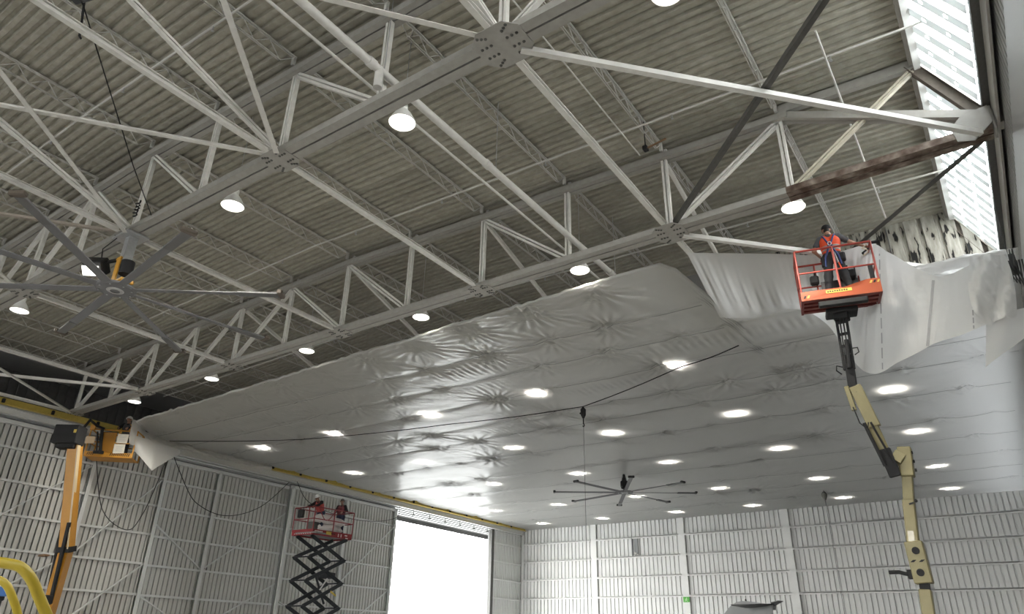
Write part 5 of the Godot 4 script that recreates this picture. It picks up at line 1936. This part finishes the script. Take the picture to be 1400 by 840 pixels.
func make_loose_film() -> void:
	# the part of the sheet that is still being hung: from the sheet's peak past the basket to the window wall
	var film: Material = mats.plastic_film
	var nz := FastNoiseLite.new()
	nz.seed = 9
	nz.frequency = 1.0
	var rows := [
		[Vector3(-4.72, 9.80, 13.66), Vector3(-5.2, 9.66, 17.15)], [Vector3(-3.9, 9.79, 14.2), Vector3(-4.3, 9.5, 17.3)],
		[Vector3(-3.05, 9.78, 14.75), Vector3(-3.3, 9.45, 17.2)], [Vector3(-2.1, 9.76, 15.35), Vector3(-2.5, 8.5, 16.3)],
		[Vector3(-1.13, 9.74, 15.3), Vector3(-1.85, 7.0, 15.7)], [Vector3(-0.82, 9.36, 15.3), Vector3(-1.2, 7.03, 15.6)],
		[Vector3(-0.13, 8.62, 15.3), Vector3(-0.56, 7.2, 15.4)], [Vector3(0.5, 8.74, 15.4), Vector3(0.25, 7.36, 15.4)], [Vector3(1.1, 8.9, 15.5), Vector3(0.85, 7.55, 15.5)]]
	var t := thing("loose_film", "loose end of the white sheet draped past the lift basket to the window wall", "plastic sheet")
	var nu := 260
	var nv := 60
	var top := Curve3D.new()
	var bot := Curve3D.new()
	for i in rows.size():
		var a0: Vector3 = rows[maxi(i - 1, 0)][0]
		var a1: Vector3 = rows[mini(i + 1, rows.size() - 1)][0]
		var b0: Vector3 = rows[maxi(i - 1, 0)][1]
		var b1: Vector3 = rows[mini(i + 1, rows.size() - 1)][1]
		var k := 0.16 if i != 4 else 0.05
		top.add_point(rows[i][0], (a0 - a1) * k, (a1 - a0) * k)
		bot.add_point(rows[i][1], (b0 - b1) * 0.16, (b1 - b0) * 0.16)
	var g := []
	for jj in nv + 1:
		var v := float(jj) / nv
		for i in nu + 1:
			var u := 8.0 * i / nu
			var p := top.sample(mini(int(u), 7), u - mini(int(u), 7))
			var q := bot.sample(mini(int(u), 7), u - mini(int(u), 7))
			var c := p.lerp(q, v)
			var fold := 0.0
			if u < 4.0:   # pleats that fan out of the two tied corners
				var th := u * 9.0
				fold = 0.05 * sin(th * 2.0 + 2.0 * v) * sin(PI * v) * (1.0 - u / 5.0) + 0.025 * sin(th * 4.7 + 1.0) * sin(PI * minf(v * 1.3, 1.0))
				c.y -= 0.35 * sin(PI * v) * smoothstep(0.0, 1.5, u) * (1.0 - smoothstep(2.5, 4.0, u))
			else:
				fold = 0.012 * sin(u * 6.0 + v * 2.0) * v + 0.02 * nz.get_noise_2d(u * 1.2, v * 0.8) + 0.05 * exp(-absf(u - 4.0) / 0.3) * sin(v * 5.0 + u * 14.0) * (1.0 - v)
			c.z -= fold
			c.y += fold * 0.4
			g.append(Vector3(c.x, c.y, -c.z))
	var b := MB.new()
	b.sheet(g, nu, nv)
	var main := obj("drape", b, film, t)
	# dashed seams and a grey tape line on the hanging part
	var tape := mat("tape_grey", lin(0.33, 0.33, 0.33), 0.6)
	var lines := [[4.55, 0.09, true], [5.95, 0.12, false], [7.0, 0.07, true]]
	for l in lines:
		b = MB.new()
		var i0 := int(l[0] / 8.0 * nu)
		for jj in range(4, nv - 1):
			if l[2] and jj % 7 > 4:
				continue
			var p0: Vector3 = g[jj * (nu + 1) + i0] + Vector3(0, 0, 0.006)
			var p1: Vector3 = g[(jj + 1) * (nu + 1) + i0] + Vector3(0, 0, 0.006)
			b.bar(p0, p1, 0.05 if not l[2] else 0.022, 0.003, Vector3.BACK)
		obj("seam_tape", b, tape, main)
	# folded-over roll along the top near the windows
	g = []
	for jj in 9:
		var v := jj / 8.0
		for i in 41:
			var u := i / 40.0
			var p := Vector3(-0.45, 9.02, 15.5).lerp(Vector3(1.15, 9.08, 15.75), u)
			p.y += 0.12 * sin(PI * u) * 0.3 - 0.28 * v + 0.05 * nz.get_noise_2d(u * 5.0, v * 2.0)
			p.z -= 0.14 * sin(PI * v) + 0.05 * nz.get_noise_2d(u * 4.0 + 9.0, v * 3.0)
			g.append(Vector3(p.x, p.y, -p.z))
	b = MB.new()
	b.sheet(g, 40, 8)
	obj("top_fold", b, film, t)
	# crumpled tail hanging in front, and the pointed flap under it
	g = []
	for jj in 25:
		var v := jj / 24.0
		for i in 25:
			var u := i / 24.0
			var p := Vector3(0.52, 8.78, 15.1).lerp(Vector3(1.08, 8.72, 15.2), u).lerp(Vector3(0.35, 7.32, 15.1).lerp(Vector3(0.95, 7.42, 15.2), u), v)
			p.x += 0.12 * sin(v * 3.0) * (u - 0.5) - 0.1 * sin(PI * v) * (1.0 - u) * 0.5
			p.z += 0.08 * sin(u * 9.0 + v * 5.0) + 0.06 * nz.get_noise_2d(u * 4.0, v * 4.0)
			p.y += 0.06 * nz.get_noise_2d(u * 3.0 + 5.0, v * 2.0) * v
			g.append(Vector3(p.x, p.y, -p.z))
	b = MB.new()
	b.sheet(g, 24, 24)
	obj("crumpled_tail", b, film, t)
	g = []
	for jj in 13:
		var v := jj / 12.0
		for i in 13:
			var u := i / 12.0
			var p := Vector3(0.48, 7.5, 15.35).lerp(Vector3(1.15, 7.7, 15.6), u).lerp(Vector3(0.25, 6.58, 15.4).lerp(Vector3(1.15, 7.2, 15.6), u), v)
			p.z += 0.03 * sin(u * 7.0 + v * 3.0)
			g.append(Vector3(p.x, p.y, -p.z))
	b = MB.new()
	b.sheet(g, 12, 12)
	obj("pointed_flap", b, film, t)
	# left corner: valance along the door header and a hanging flap
	var c2 := thing("corner_film", "crumpled corner of the white sheet hanging down beside the yellow lift, over the door header", "plastic sheet")
	g = []
	for jj in 15:
		var v := jj / 14.0
		for i in 121:
			var u := i / 120.0
			var d := lerpf(14.35, 22.6, u)
			var x := lerpf(-29.0, -30.5, smoothstep(0.0, 0.22, u))
			var drop := 0.62 * (1.0 - smoothstep(0.0, 0.35, u)) + 0.38
			var p := Vector3(x, 9.78 - drop * v, d)
			var wob := 0.07 * sin(u * 46.0 + v * 2.0) * v + 0.12 * nz.get_noise_2d(u * 14.0, v * 2.0)
			p.x += wob + 0.1 * v
			p.y += 0.06 * nz.get_noise_2d(u * 9.0, v + 4.0) * v
			g.append(Vector3(p.x, p.y, -p.z))
	b = MB.new()
	b.sheet(g, 120, 14)
	obj("valance", b, film, c2)
	b = MB.new()
	g = []
	for jj in 13:
		var v := jj / 12.0
		for i in 25:
			var u := i / 24.0
			var p := Vector3(-29.05, 9.2, 14.45).lerp(Vector3(-28.9, 9.0, 16.6), u)
			var q := Vector3(-29.3, 8.75, 14.7).lerp(Vector3(-28.1, 7.72, 15.2), minf(u / 0.5, 1.0)) if u < 0.5 else Vector3(-28.1, 7.72, 15.2).lerp(Vector3(-28.8, 8.85, 16.6), (u - 0.5) / 0.5)
			var r := p.lerp(q, v)
			r.z += 0.03 * sin(u * 8.0) * v
			g.append(Vector3(r.x, r.y, -r.z))
	b.sheet(g, 24, 12)
	obj("hanging_flap", b, film, c2)


func make_misc() -> void:
	# exit sign on a column of the end wall: green board with a pale running figure
	var s := thing("exit_sign", "small green emergency exit sign with a pale figure on the end wall's column", "exit sign", M(-18.38, 4.6, 46.5))
	var b := MB.new()
	b.box(Vector3(0, 0, -0.02), Vector3(0.42, 0.32, 0.05), Basis.IDENTITY, 0.01)
	obj("sign_board", b, mat("sign_green", lin(0.10, 0.42, 0.07), 0.4), s)
	b = MB.new()
	b.lathe(Vector3(0.02, 0.09, 0.006), PackedVector2Array([Vector2(0, 0.006), Vector2(0.03, 0.006), Vector2(0.03, 0)]), 12, Basis(Vector3.RIGHT, PI / 2))
	b.bar(Vector3(0.01, 0.06, 0.01), Vector3(-0.02, -0.03, 0.01), 0.05, 0.006, Vector3.BACK)
	b.bar(Vector3(-0.01, -0.02, 0.01), Vector3(0.07, -0.12, 0.01), 0.03, 0.006, Vector3.BACK)
	b.bar(Vector3(-0.02, -0.02, 0.01), Vector3(-0.1, -0.11, 0.01), 0.03, 0.006, Vector3.BACK)
	b.bar(Vector3(0.0, 0.05, 0.01), Vector3(0.1, -0.01, 0.01), 0.022, 0.006, Vector3.BACK)
	b.bar(Vector3(0.0, 0.05, 0.01), Vector3(-0.09, 0.0, 0.01), 0.022, 0.006, Vector3.BACK)
	obj("running_figure", b, mat("sign_pale", lin(0.6, 0.8, 0.5), 0.4), s)
	# bracket between two girts
	var k := thing("wall_bracket", "grey metal bracket box fixed between two girts high on the end wall", "bracket", M(-21.8, 8.0, 46.55))
	b = MB.new()
	b.bar(Vector3(-0.2, -0.6, 0), Vector3(-0.2, 0.6, 0), 0.06, 0.12, Vector3.BACK)
	b.bar(Vector3(0.1, -0.6, -0.03), Vector3(0.1, 0.6, -0.03), 0.25, 0.06, Vector3.BACK)
	obj("channel", b, mat("bracket_grey", lin(0.25, 0.26, 0.26), 0.5), k)
	b = MB.new()
	b.lathe(Vector3(0.05, -0.42, 0.08), PackedVector2Array([Vector2(0, -0.08), Vector2(0.08, -0.05), Vector2(0.09, 0.04), Vector2(0, 0.09)]), 14)
	b.lathe(Vector3(0.25, -0.52, 0.08), PackedVector2Array([Vector2(0, -0.06), Vector2(0.07, -0.03), Vector2(0.06, 0.04), Vector2(0, 0.07)]), 14)
	obj("fitting", b, mats.white_mark, k)
	# black cable under the sheet and the hook that hangs from it
	b = MB.new()
	var pts := PackedVector3Array()
	var way := [Vector3(-30.4, 9.66, 16.9), Vector3(-24.8, 9.62, 19.7), Vector3(-17.56, 9.62, 21.2), Vector3(-11.97, 9.58, 21.8), Vector3(-7.47, 9.63, 19.98), Vector3(-5.4, 9.66, 19.3)]
	for i in way.size() - 1:
		for q in 6:
			var p: Vector3 = way[i].lerp(way[i + 1], q / 6.0)
			p.y -= 0.05 * sin(PI * q / 6.0)
			pts.append(M(p.x, p.y, p.z))
	pts.append(M(-5.4, 9.66, 19.3))
	b.tube(pts, 0.016, 6)
	tag(obj("black_cable", b, mats.black), "long black cable running slantwise just under the plastic sheet", "cable")
	var h := thing("hoist_hook", "black hoist hook block hanging on a thin line from the cable under the sheet", "hoist hook", M(-11.97, 9.56, 21.8))
	b = MB.new()
	b.lathe(Vector3(0, -0.45, 0), PackedVector2Array([Vector2(0, 0), Vector2(0.03, 0.02), Vector2(0.09, 0.14), Vector2(0.1, 0.36), Vector2(0.05, 0.41), Vector2(0.03, 0.45), Vector2(0, 0.45)]), 14)
	b.box(Vector3(-0.1, -0.22, 0), Vector3(0.08, 0.06, 0.06), Basis.IDENTITY, 0.01)
	obj("block", b, mats.black, h)
	b = MB.new()
	b.tube(PackedVector3Array([Vector3(0, -0.45, 0), Vector3(0, -0.62, 0), Vector3(0.035, -0.68, 0), Vector3(0, -0.74, 0), Vector3(-0.03, -0.7, 0)]), 0.022, 8)
	obj("hook", b, mats.black, h)
	b = MB.new()
	b.rod(Vector3(0, -0.72, 0), Vector3(0, -9.5, 0), 0.006, 5)
	obj("line", b, mats.black, h)
	var pl := thing("pulley_block", "small grey pulley block hanging on a wire near the end wall's right bays", "pulley", M(-8.15, 9.72, 41.8))
	b = MB.new()
	b.lathe(Vector3(0, -0.3, 0), PackedVector2Array([Vector2(0, -0.3), Vector2(0.05, -0.25), Vector2(0.14, -0.05), Vector2(0.15, 0.08), Vector2(0.06, 0.2), Vector2(0, 0.22)]), 16)
	obj("block", b, mat("pulley_grey", lin(0.16, 0.155, 0.14), 0.6), pl)
	b = MB.new()
	b.rod(Vector3(0, 0, 0), Vector3(0, -9.7, 0), 0.012, 5)
	obj("wire", b, mats.black, pl)
	# cables hanging along the hangar doors
	var loops := [
		[[Vector3(-30.85, 8.4, 14.2), Vector3(-30.85, 6.4, 15.0), Vector3(-30.85, 5.75, 16.2), Vector3(-30.85, 6.4, 16.7), Vector3(-30.85, 7.9, 17.05), Vector3(-30.85, 9.3, 17.25)], "black cable sagging in a loop behind the yellow lift's basket"],
		[[Vector3(-30.85, 9.3, 17.4), Vector3(-30.85, 8.1, 18.3), Vector3(-30.85, 7.28, 19.2), Vector3(-30.85, 7.0, 20.8), Vector3(-30.85, 7.7, 22.6), Vector3(-30.85, 9.2, 24.1)], "black cable sagging in a wide loop before the set-back door leaf"],
		[[Vector3(-30.85, 9.32, 24.6), Vector3(-30.85, 8.4, 25.6), Vector3(-30.85, 8.0, 28.0), Vector3(-30.85, 8.1, 30.5), Vector3(-30.85, 8.6, 32.4), Vector3(-30.87, 9.3, 32.6)], "thin black cable sagging behind the scissor lift's workers"]]
	for l in loops:
		var c := Curve3D.new()
		var w: Array = l[0]
		for i in w.size():
			var d: Vector3 = (w[mini(i + 1, w.size() - 1)] - w[maxi(i - 1, 0)]) * 0.17
			c.add_point(Vector3(w[i].x, w[i].y, -w[i].z), -Vector3(d.x, d.y, -d.z), Vector3(d.x, d.y, -d.z))
		b = MB.new()
		b.tube(c.tessellate(4, 3), 0.016, 6)
		tag(obj("hanging_cable", b, mats.black), l[1], "cable")
	b = MB.new()
	b.tube(PackedVector3Array([M(-9.4, 10.2, 2.1), M(-9.75, 10.2, 2.5), M(-12.9, 10.15, 5.1), M(-14.0, 9.95, 6.2)]), 0.012, 6)
	tag(obj("overhead_cable", b, mats.black), "thin black cable running down overhead towards the large fan's truss joint", "cable")
	# dark unit heater at the top edge
	var hb := thing("unit_heater", "dark grey box hung from the roof at the top left edge, partly out of view", "heater", M(-10.7, 11.5, 2.7))
	b = MB.new()
	b.box(Vector3(0, 0.05, 0.1), Vector3(0.75, 0.5, 0.6), Basis(Vector3.UP, 0.3), 0.03)
	obj("housing", b, mat("heater_grey", lin(0.05, 0.05, 0.055), 0.5), hb)
	b = MB.new()
	b.rod(Vector3(-0.25, -0.1, -0.1), Vector3(-0.75, -0.35, -0.35), 0.02, 6)
	b.tube(PackedVector3Array([Vector3(-0.75, -0.35, -0.35), Vector3(-0.82, -0.4, -0.38), Vector3(-0.78, -0.46, -0.4)]), 0.02, 6)
	b.rod(Vector3(0.1, 0.2, 0.1), Vector3(0.1, deck(-10.6) - 11.5 - 0.02, 0.1), 0.015, 6)
	obj("bracket_arm", b, mats.black, hb)
	# junction box with a brown stick beside a joist, and a strap tied to a truss vertical
	var jb := thing("junction_box", "small dark box with a brown stick beside a joist, just above the middle truss", "junction box", M(-4.72, 11.45, 11.7))
	b = MB.new()
	b.box(Vector3.ZERO, Vector3(0.1, 0.1, 0.14), Basis.IDENTITY, 0.01)
	b.rod(Vector3(0, 0.05, 0), Vector3(0, deck(-4.72) - 11.45 - 0.02, 0), 0.012, 6)
	obj("box", b, mats.black, jb)
	b = MB.new()
	b.bar(Vector3(0.05, 0, 0), Vector3(0.5, 0.02, 0.05), 0.03, 0.03)
	obj("stick", b, mats.brown_step, jb)
	b = MB.new()
	var sp := PackedVector3Array()
	for i in 16:
		sp.append(M(-15.0 + 0.07 * cos(i * 1.9), 10.75 - 0.026 * i, 6.28 + 0.04 * sin(i * 1.9)))
	b.tube(sp, 0.02, 6)
	tag(obj("tied_strap", b, mats.black), "dark strap tied round the truss upright above the large fan", "strap")
	# small fittings hanging along the head of the doorway
	var first: Node3D = null
	for i in 6:
		var at := M(-31.15, 9.14, 34.2 + 1.58 * i)
		var words := "small dark fitting hanging under the door header, %s from the scissor lift" % ["first", "second", "third", "fourth", "fifth", "sixth"][i]
		if first == null:
			first = thing("door_fitting", words, "fitting", at, "fittings along the doorway head")
			b = MB.new()
			b.rod(Vector3(0, 0.2, 0), Vector3(0, -0.08, 0), 0.02, 6)
			b.box(Vector3(0, -0.1, 0), Vector3(0.16, 0.1, 0.18), Basis.IDENTITY, 0.02)
			obj("bracket", b, mats.dark_steel, first)
		else:
			copy_of(first, words, at)
	# jet parked at the far end: only the top of its tail shows
	make_jet()
	# guard rails beside the viewer
	var yel := mat("rail_yellow", lin(0.45, 0.33, 0.015), 0.35)
	yel.clearcoat_enabled = true
	yel.clearcoat = 0.4
	var rails := [
		[[M(-4.6, 1.875, 0.45), M(-3.6, 1.875, 1.1), M(-3.40, 1.87, 1.25), M(-3.30, 1.855, 1.335), M(-3.268, 1.82, 1.375), M(-3.26, 1.76, 1.42), M(-3.26, 1.5, 1.58), M(-3.26, 0.02, 1.9)], 0.0205, "thick yellow tube handrail bending down, nearer and larger of the two at the left edge"],
		[[M(-6.2, 1.9, 0.75), M(-4.9, 1.9, 1.7), M(-4.74, 1.89, 1.82), M(-4.69, 1.865, 1.865), M(-4.67, 1.81, 1.905), M(-4.67, 1.68, 1.98), M(-4.67, 0.02, 2.4)], 0.0205, "yellow tube handrail bending down, smaller and farther of the two at the left edge"]]
	for r in rails:
		var c := Curve3D.new()
		var w: Array = r[0]
		for i in w.size():
			var d: Vector3 = w[mini(i + 1, w.size() - 1)] - w[maxi(i - 1, 0)]
			var l := minf(w[i].distance_to(w[mini(i + 1, w.size() - 1)]), w[i].distance_to(w[maxi(i - 1, 0)])) * 0.33
			c.add_point(w[i], -d.normalized() * l, d.normalized() * l)
		b = MB.new()
		b.tube(c.tessellate(5, 2), r[1], 20)
		tag(obj("guard_rail", b, yel), r[2], "handrail")
	var bl := thing("blue_stand", "blue steel arm with a black clamp at the left edge, behind the handrails", "stand", M(-9.75, 0, 3.82))
	b = MB.new()
	b.box(Vector3(-0.1, 2.06, 0), Vector3(0.5, 0.1, 0.12), Basis.IDENTITY, 0.01)
	b.bar(Vector3(-0.3, 0.0, 0), Vector3(-0.3, 2.1, 0), 0.09, 0.09, Vector3.BACK, 0.01)
	b.box(Vector3(-0.3, 0.03, 0), Vector3(0.6, 0.06, 0.6), Basis.IDENTITY, 0.01)
	obj("frame", b, mat("stand_blue", lin(0.06, 0.16, 0.42), 0.45), bl)
	b = MB.new()
	b.box(Vector3(0.02, 1.99, 0), Vector3(0.22, 0.05, 0.1), Basis.IDENTITY, 0.01)
	b.box(Vector3(0.08, 1.94, 0), Vector3(0.06, 0.1, 0.08), Basis.IDENTITY, 0.01)
	obj("clamp", b, mats.black, bl)
	# chain hoist bundle at the window wall
	var ch := thing("chain_hoist", "dark hoist and coiled hoses hanging on the window wall at the right edge", "hoist", M(1.2, 9.2, 16.4))
	b = MB.new()
	b.box(Vector3(0, -0.2, 0), Vector3(0.22, 0.4, 0.3), Basis.IDENTITY, 0.04)
	b.rod(Vector3(0, 0, 0), Vector3(0.05, 1.2, 0), 0.015, 6)
	for i in 5:
		b.tube(PackedVector3Array([Vector3(-0.1 + 0.05 * i, 0.1, 0.1), Vector3(-0.14 + 0.05 * i, -0.3, 0.18), Vector3(-0.05 + 0.05 * i, -0.65 - 0.04 * i, 0.16), Vector3(0.0 + 0.05 * i, -0.2, 0.15)]), 0.018, 6)
	obj("hoist_body", b, mat("hoist_grey", lin(0.06, 0.06, 0.055), 0.6), ch)


func make_jet() -> void:
	var white := mat("jet_grey", lin(0.32, 0.33, 0.33), 0.35)
	var dark := mat("jet_dark", lin(0.05, 0.05, 0.05), 0.4)
	var t := thing("jet", "grey business jet tail with a dark-edged stabilizer showing above the lower picture edge", "aircraft")
	var b := MB.new()
	# fuselage along x, tail towards +x
	var prof := []
	for i in 25:
		var u := i / 24.0
		var x := lerpf(-22.5, -11.2, u)
		var r := 0.78 * sqrt(maxf(0.0, 1.0 - pow(maxf(0.0, 0.22 - u) / 0.22, 2.0))) * (1.0 - 0.85 * smoothstep(0.6, 1.0, u))
		var y := 1.45 + 0.55 * smoothstep(0.6, 1.0, u)
		prof.append([x, maxf(r, 0.02), y])
	var g := []
	for p in prof:
		for k in 25:
			var a := TAU * k / 24.0
			g.append(M(p[0], p[2] + p[1] * sin(a), 40.0 + p[1] * cos(a)))
	b.sheet(g, 24, 24)
	obj("fuselage", b, white, t)
	b = MB.new()
	b.plate(PackedVector3Array([M(-14.9, 1.9, 40.06), M(-11.3, 1.9, 40.06), M(-11.2, 3.86, 40.06), M(-12.3, 4.03, 40.06), M(-12.75, 4.06, 40.06), M(-13.05, 4.0, 40.06), M(-13.4, 3.8, 40.06), M(-14.0, 3.2, 40.06)]), Vector3(0, 0, 0.12))
	obj("fin", b, white, t)
	b = MB.new()
	b.plate(PackedVector3Array([M(-12.6, 3.72, 37.7), M(-11.7, 3.72, 37.7), M(-11.0, 3.86, 40.0), M(-11.7, 3.72, 42.3), M(-12.6, 3.72, 42.3), M(-12.9, 3.84, 40.0)]), Vector3(0, 0.05, 0))
	obj("stabilizer", b, dark, t)
	b = MB.new()
	b.plate(PackedVector3Array([M(-11.25, 3.93, 39.9), M(-10.6, 3.96, 38.9), M(-10.35, 3.94, 38.95), M(-11.1, 3.78, 40.0)]), Vector3(0, 0.03, 0))
	b.lathe(M(-12.55, 4.06, 40.0), PackedVector2Array([Vector2(0.04, 0), Vector2(0.05, 0.06), Vector2(0.0, 0.1)]), 10)
	obj("tail_tip", b, dark, t)
	for s in [-1.0, 1.0]:
		b = MB.new()
		b.plate(PackedVector3Array([M(-18.6, 1.05, 40.0 + 0.5 * s), M(-16.4, 1.05, 40.0 + 0.5 * s), M(-16.0, 1.3, 40.0 + 6.2 * s), M(-16.8, 1.3, 40.0 + 6.2 * s)]), Vector3(0, 0.1, 0))
		obj("wing", b, white, t)
		b = MB.new()
		b.rod(M(-14.8, 1.9, 40.0 + 1.05 * s), M(-13.2, 1.95, 40.0 + 1.05 * s), 0.32, 16, 0.26)
		b.bar(M(-14.0, 1.9, 40.0), M(-14.0, 1.9, 40.0 + 1.0 * s), 0.9, 0.08)
		obj("engine", b, white, t)
		b = MB.new()
		b.rod(M(-17.0, 1.1, 40.0 + 1.2 * s), M(-17.0, 0.25, 40.0 + 1.2 * s), 0.05, 8)
		b.rod(M(-17.0, 0.25, 40.0 + 1.1 * s), M(-17.0, 0.25, 40.0 + 1.3 * s), 0.25, 16)
		obj("main_wheel", b, mats.rubber, t)
	b = MB.new()
	b.rod(M(-21.2, 1.0, 40.0), M(-21.2, 0.2, 40.0), 0.04, 8)
	b.rod(M(-21.2, 0.2, 39.93), M(-21.2, 0.2, 40.07), 0.2, 16)
	obj("nose_wheel", b, mats.rubber, t)
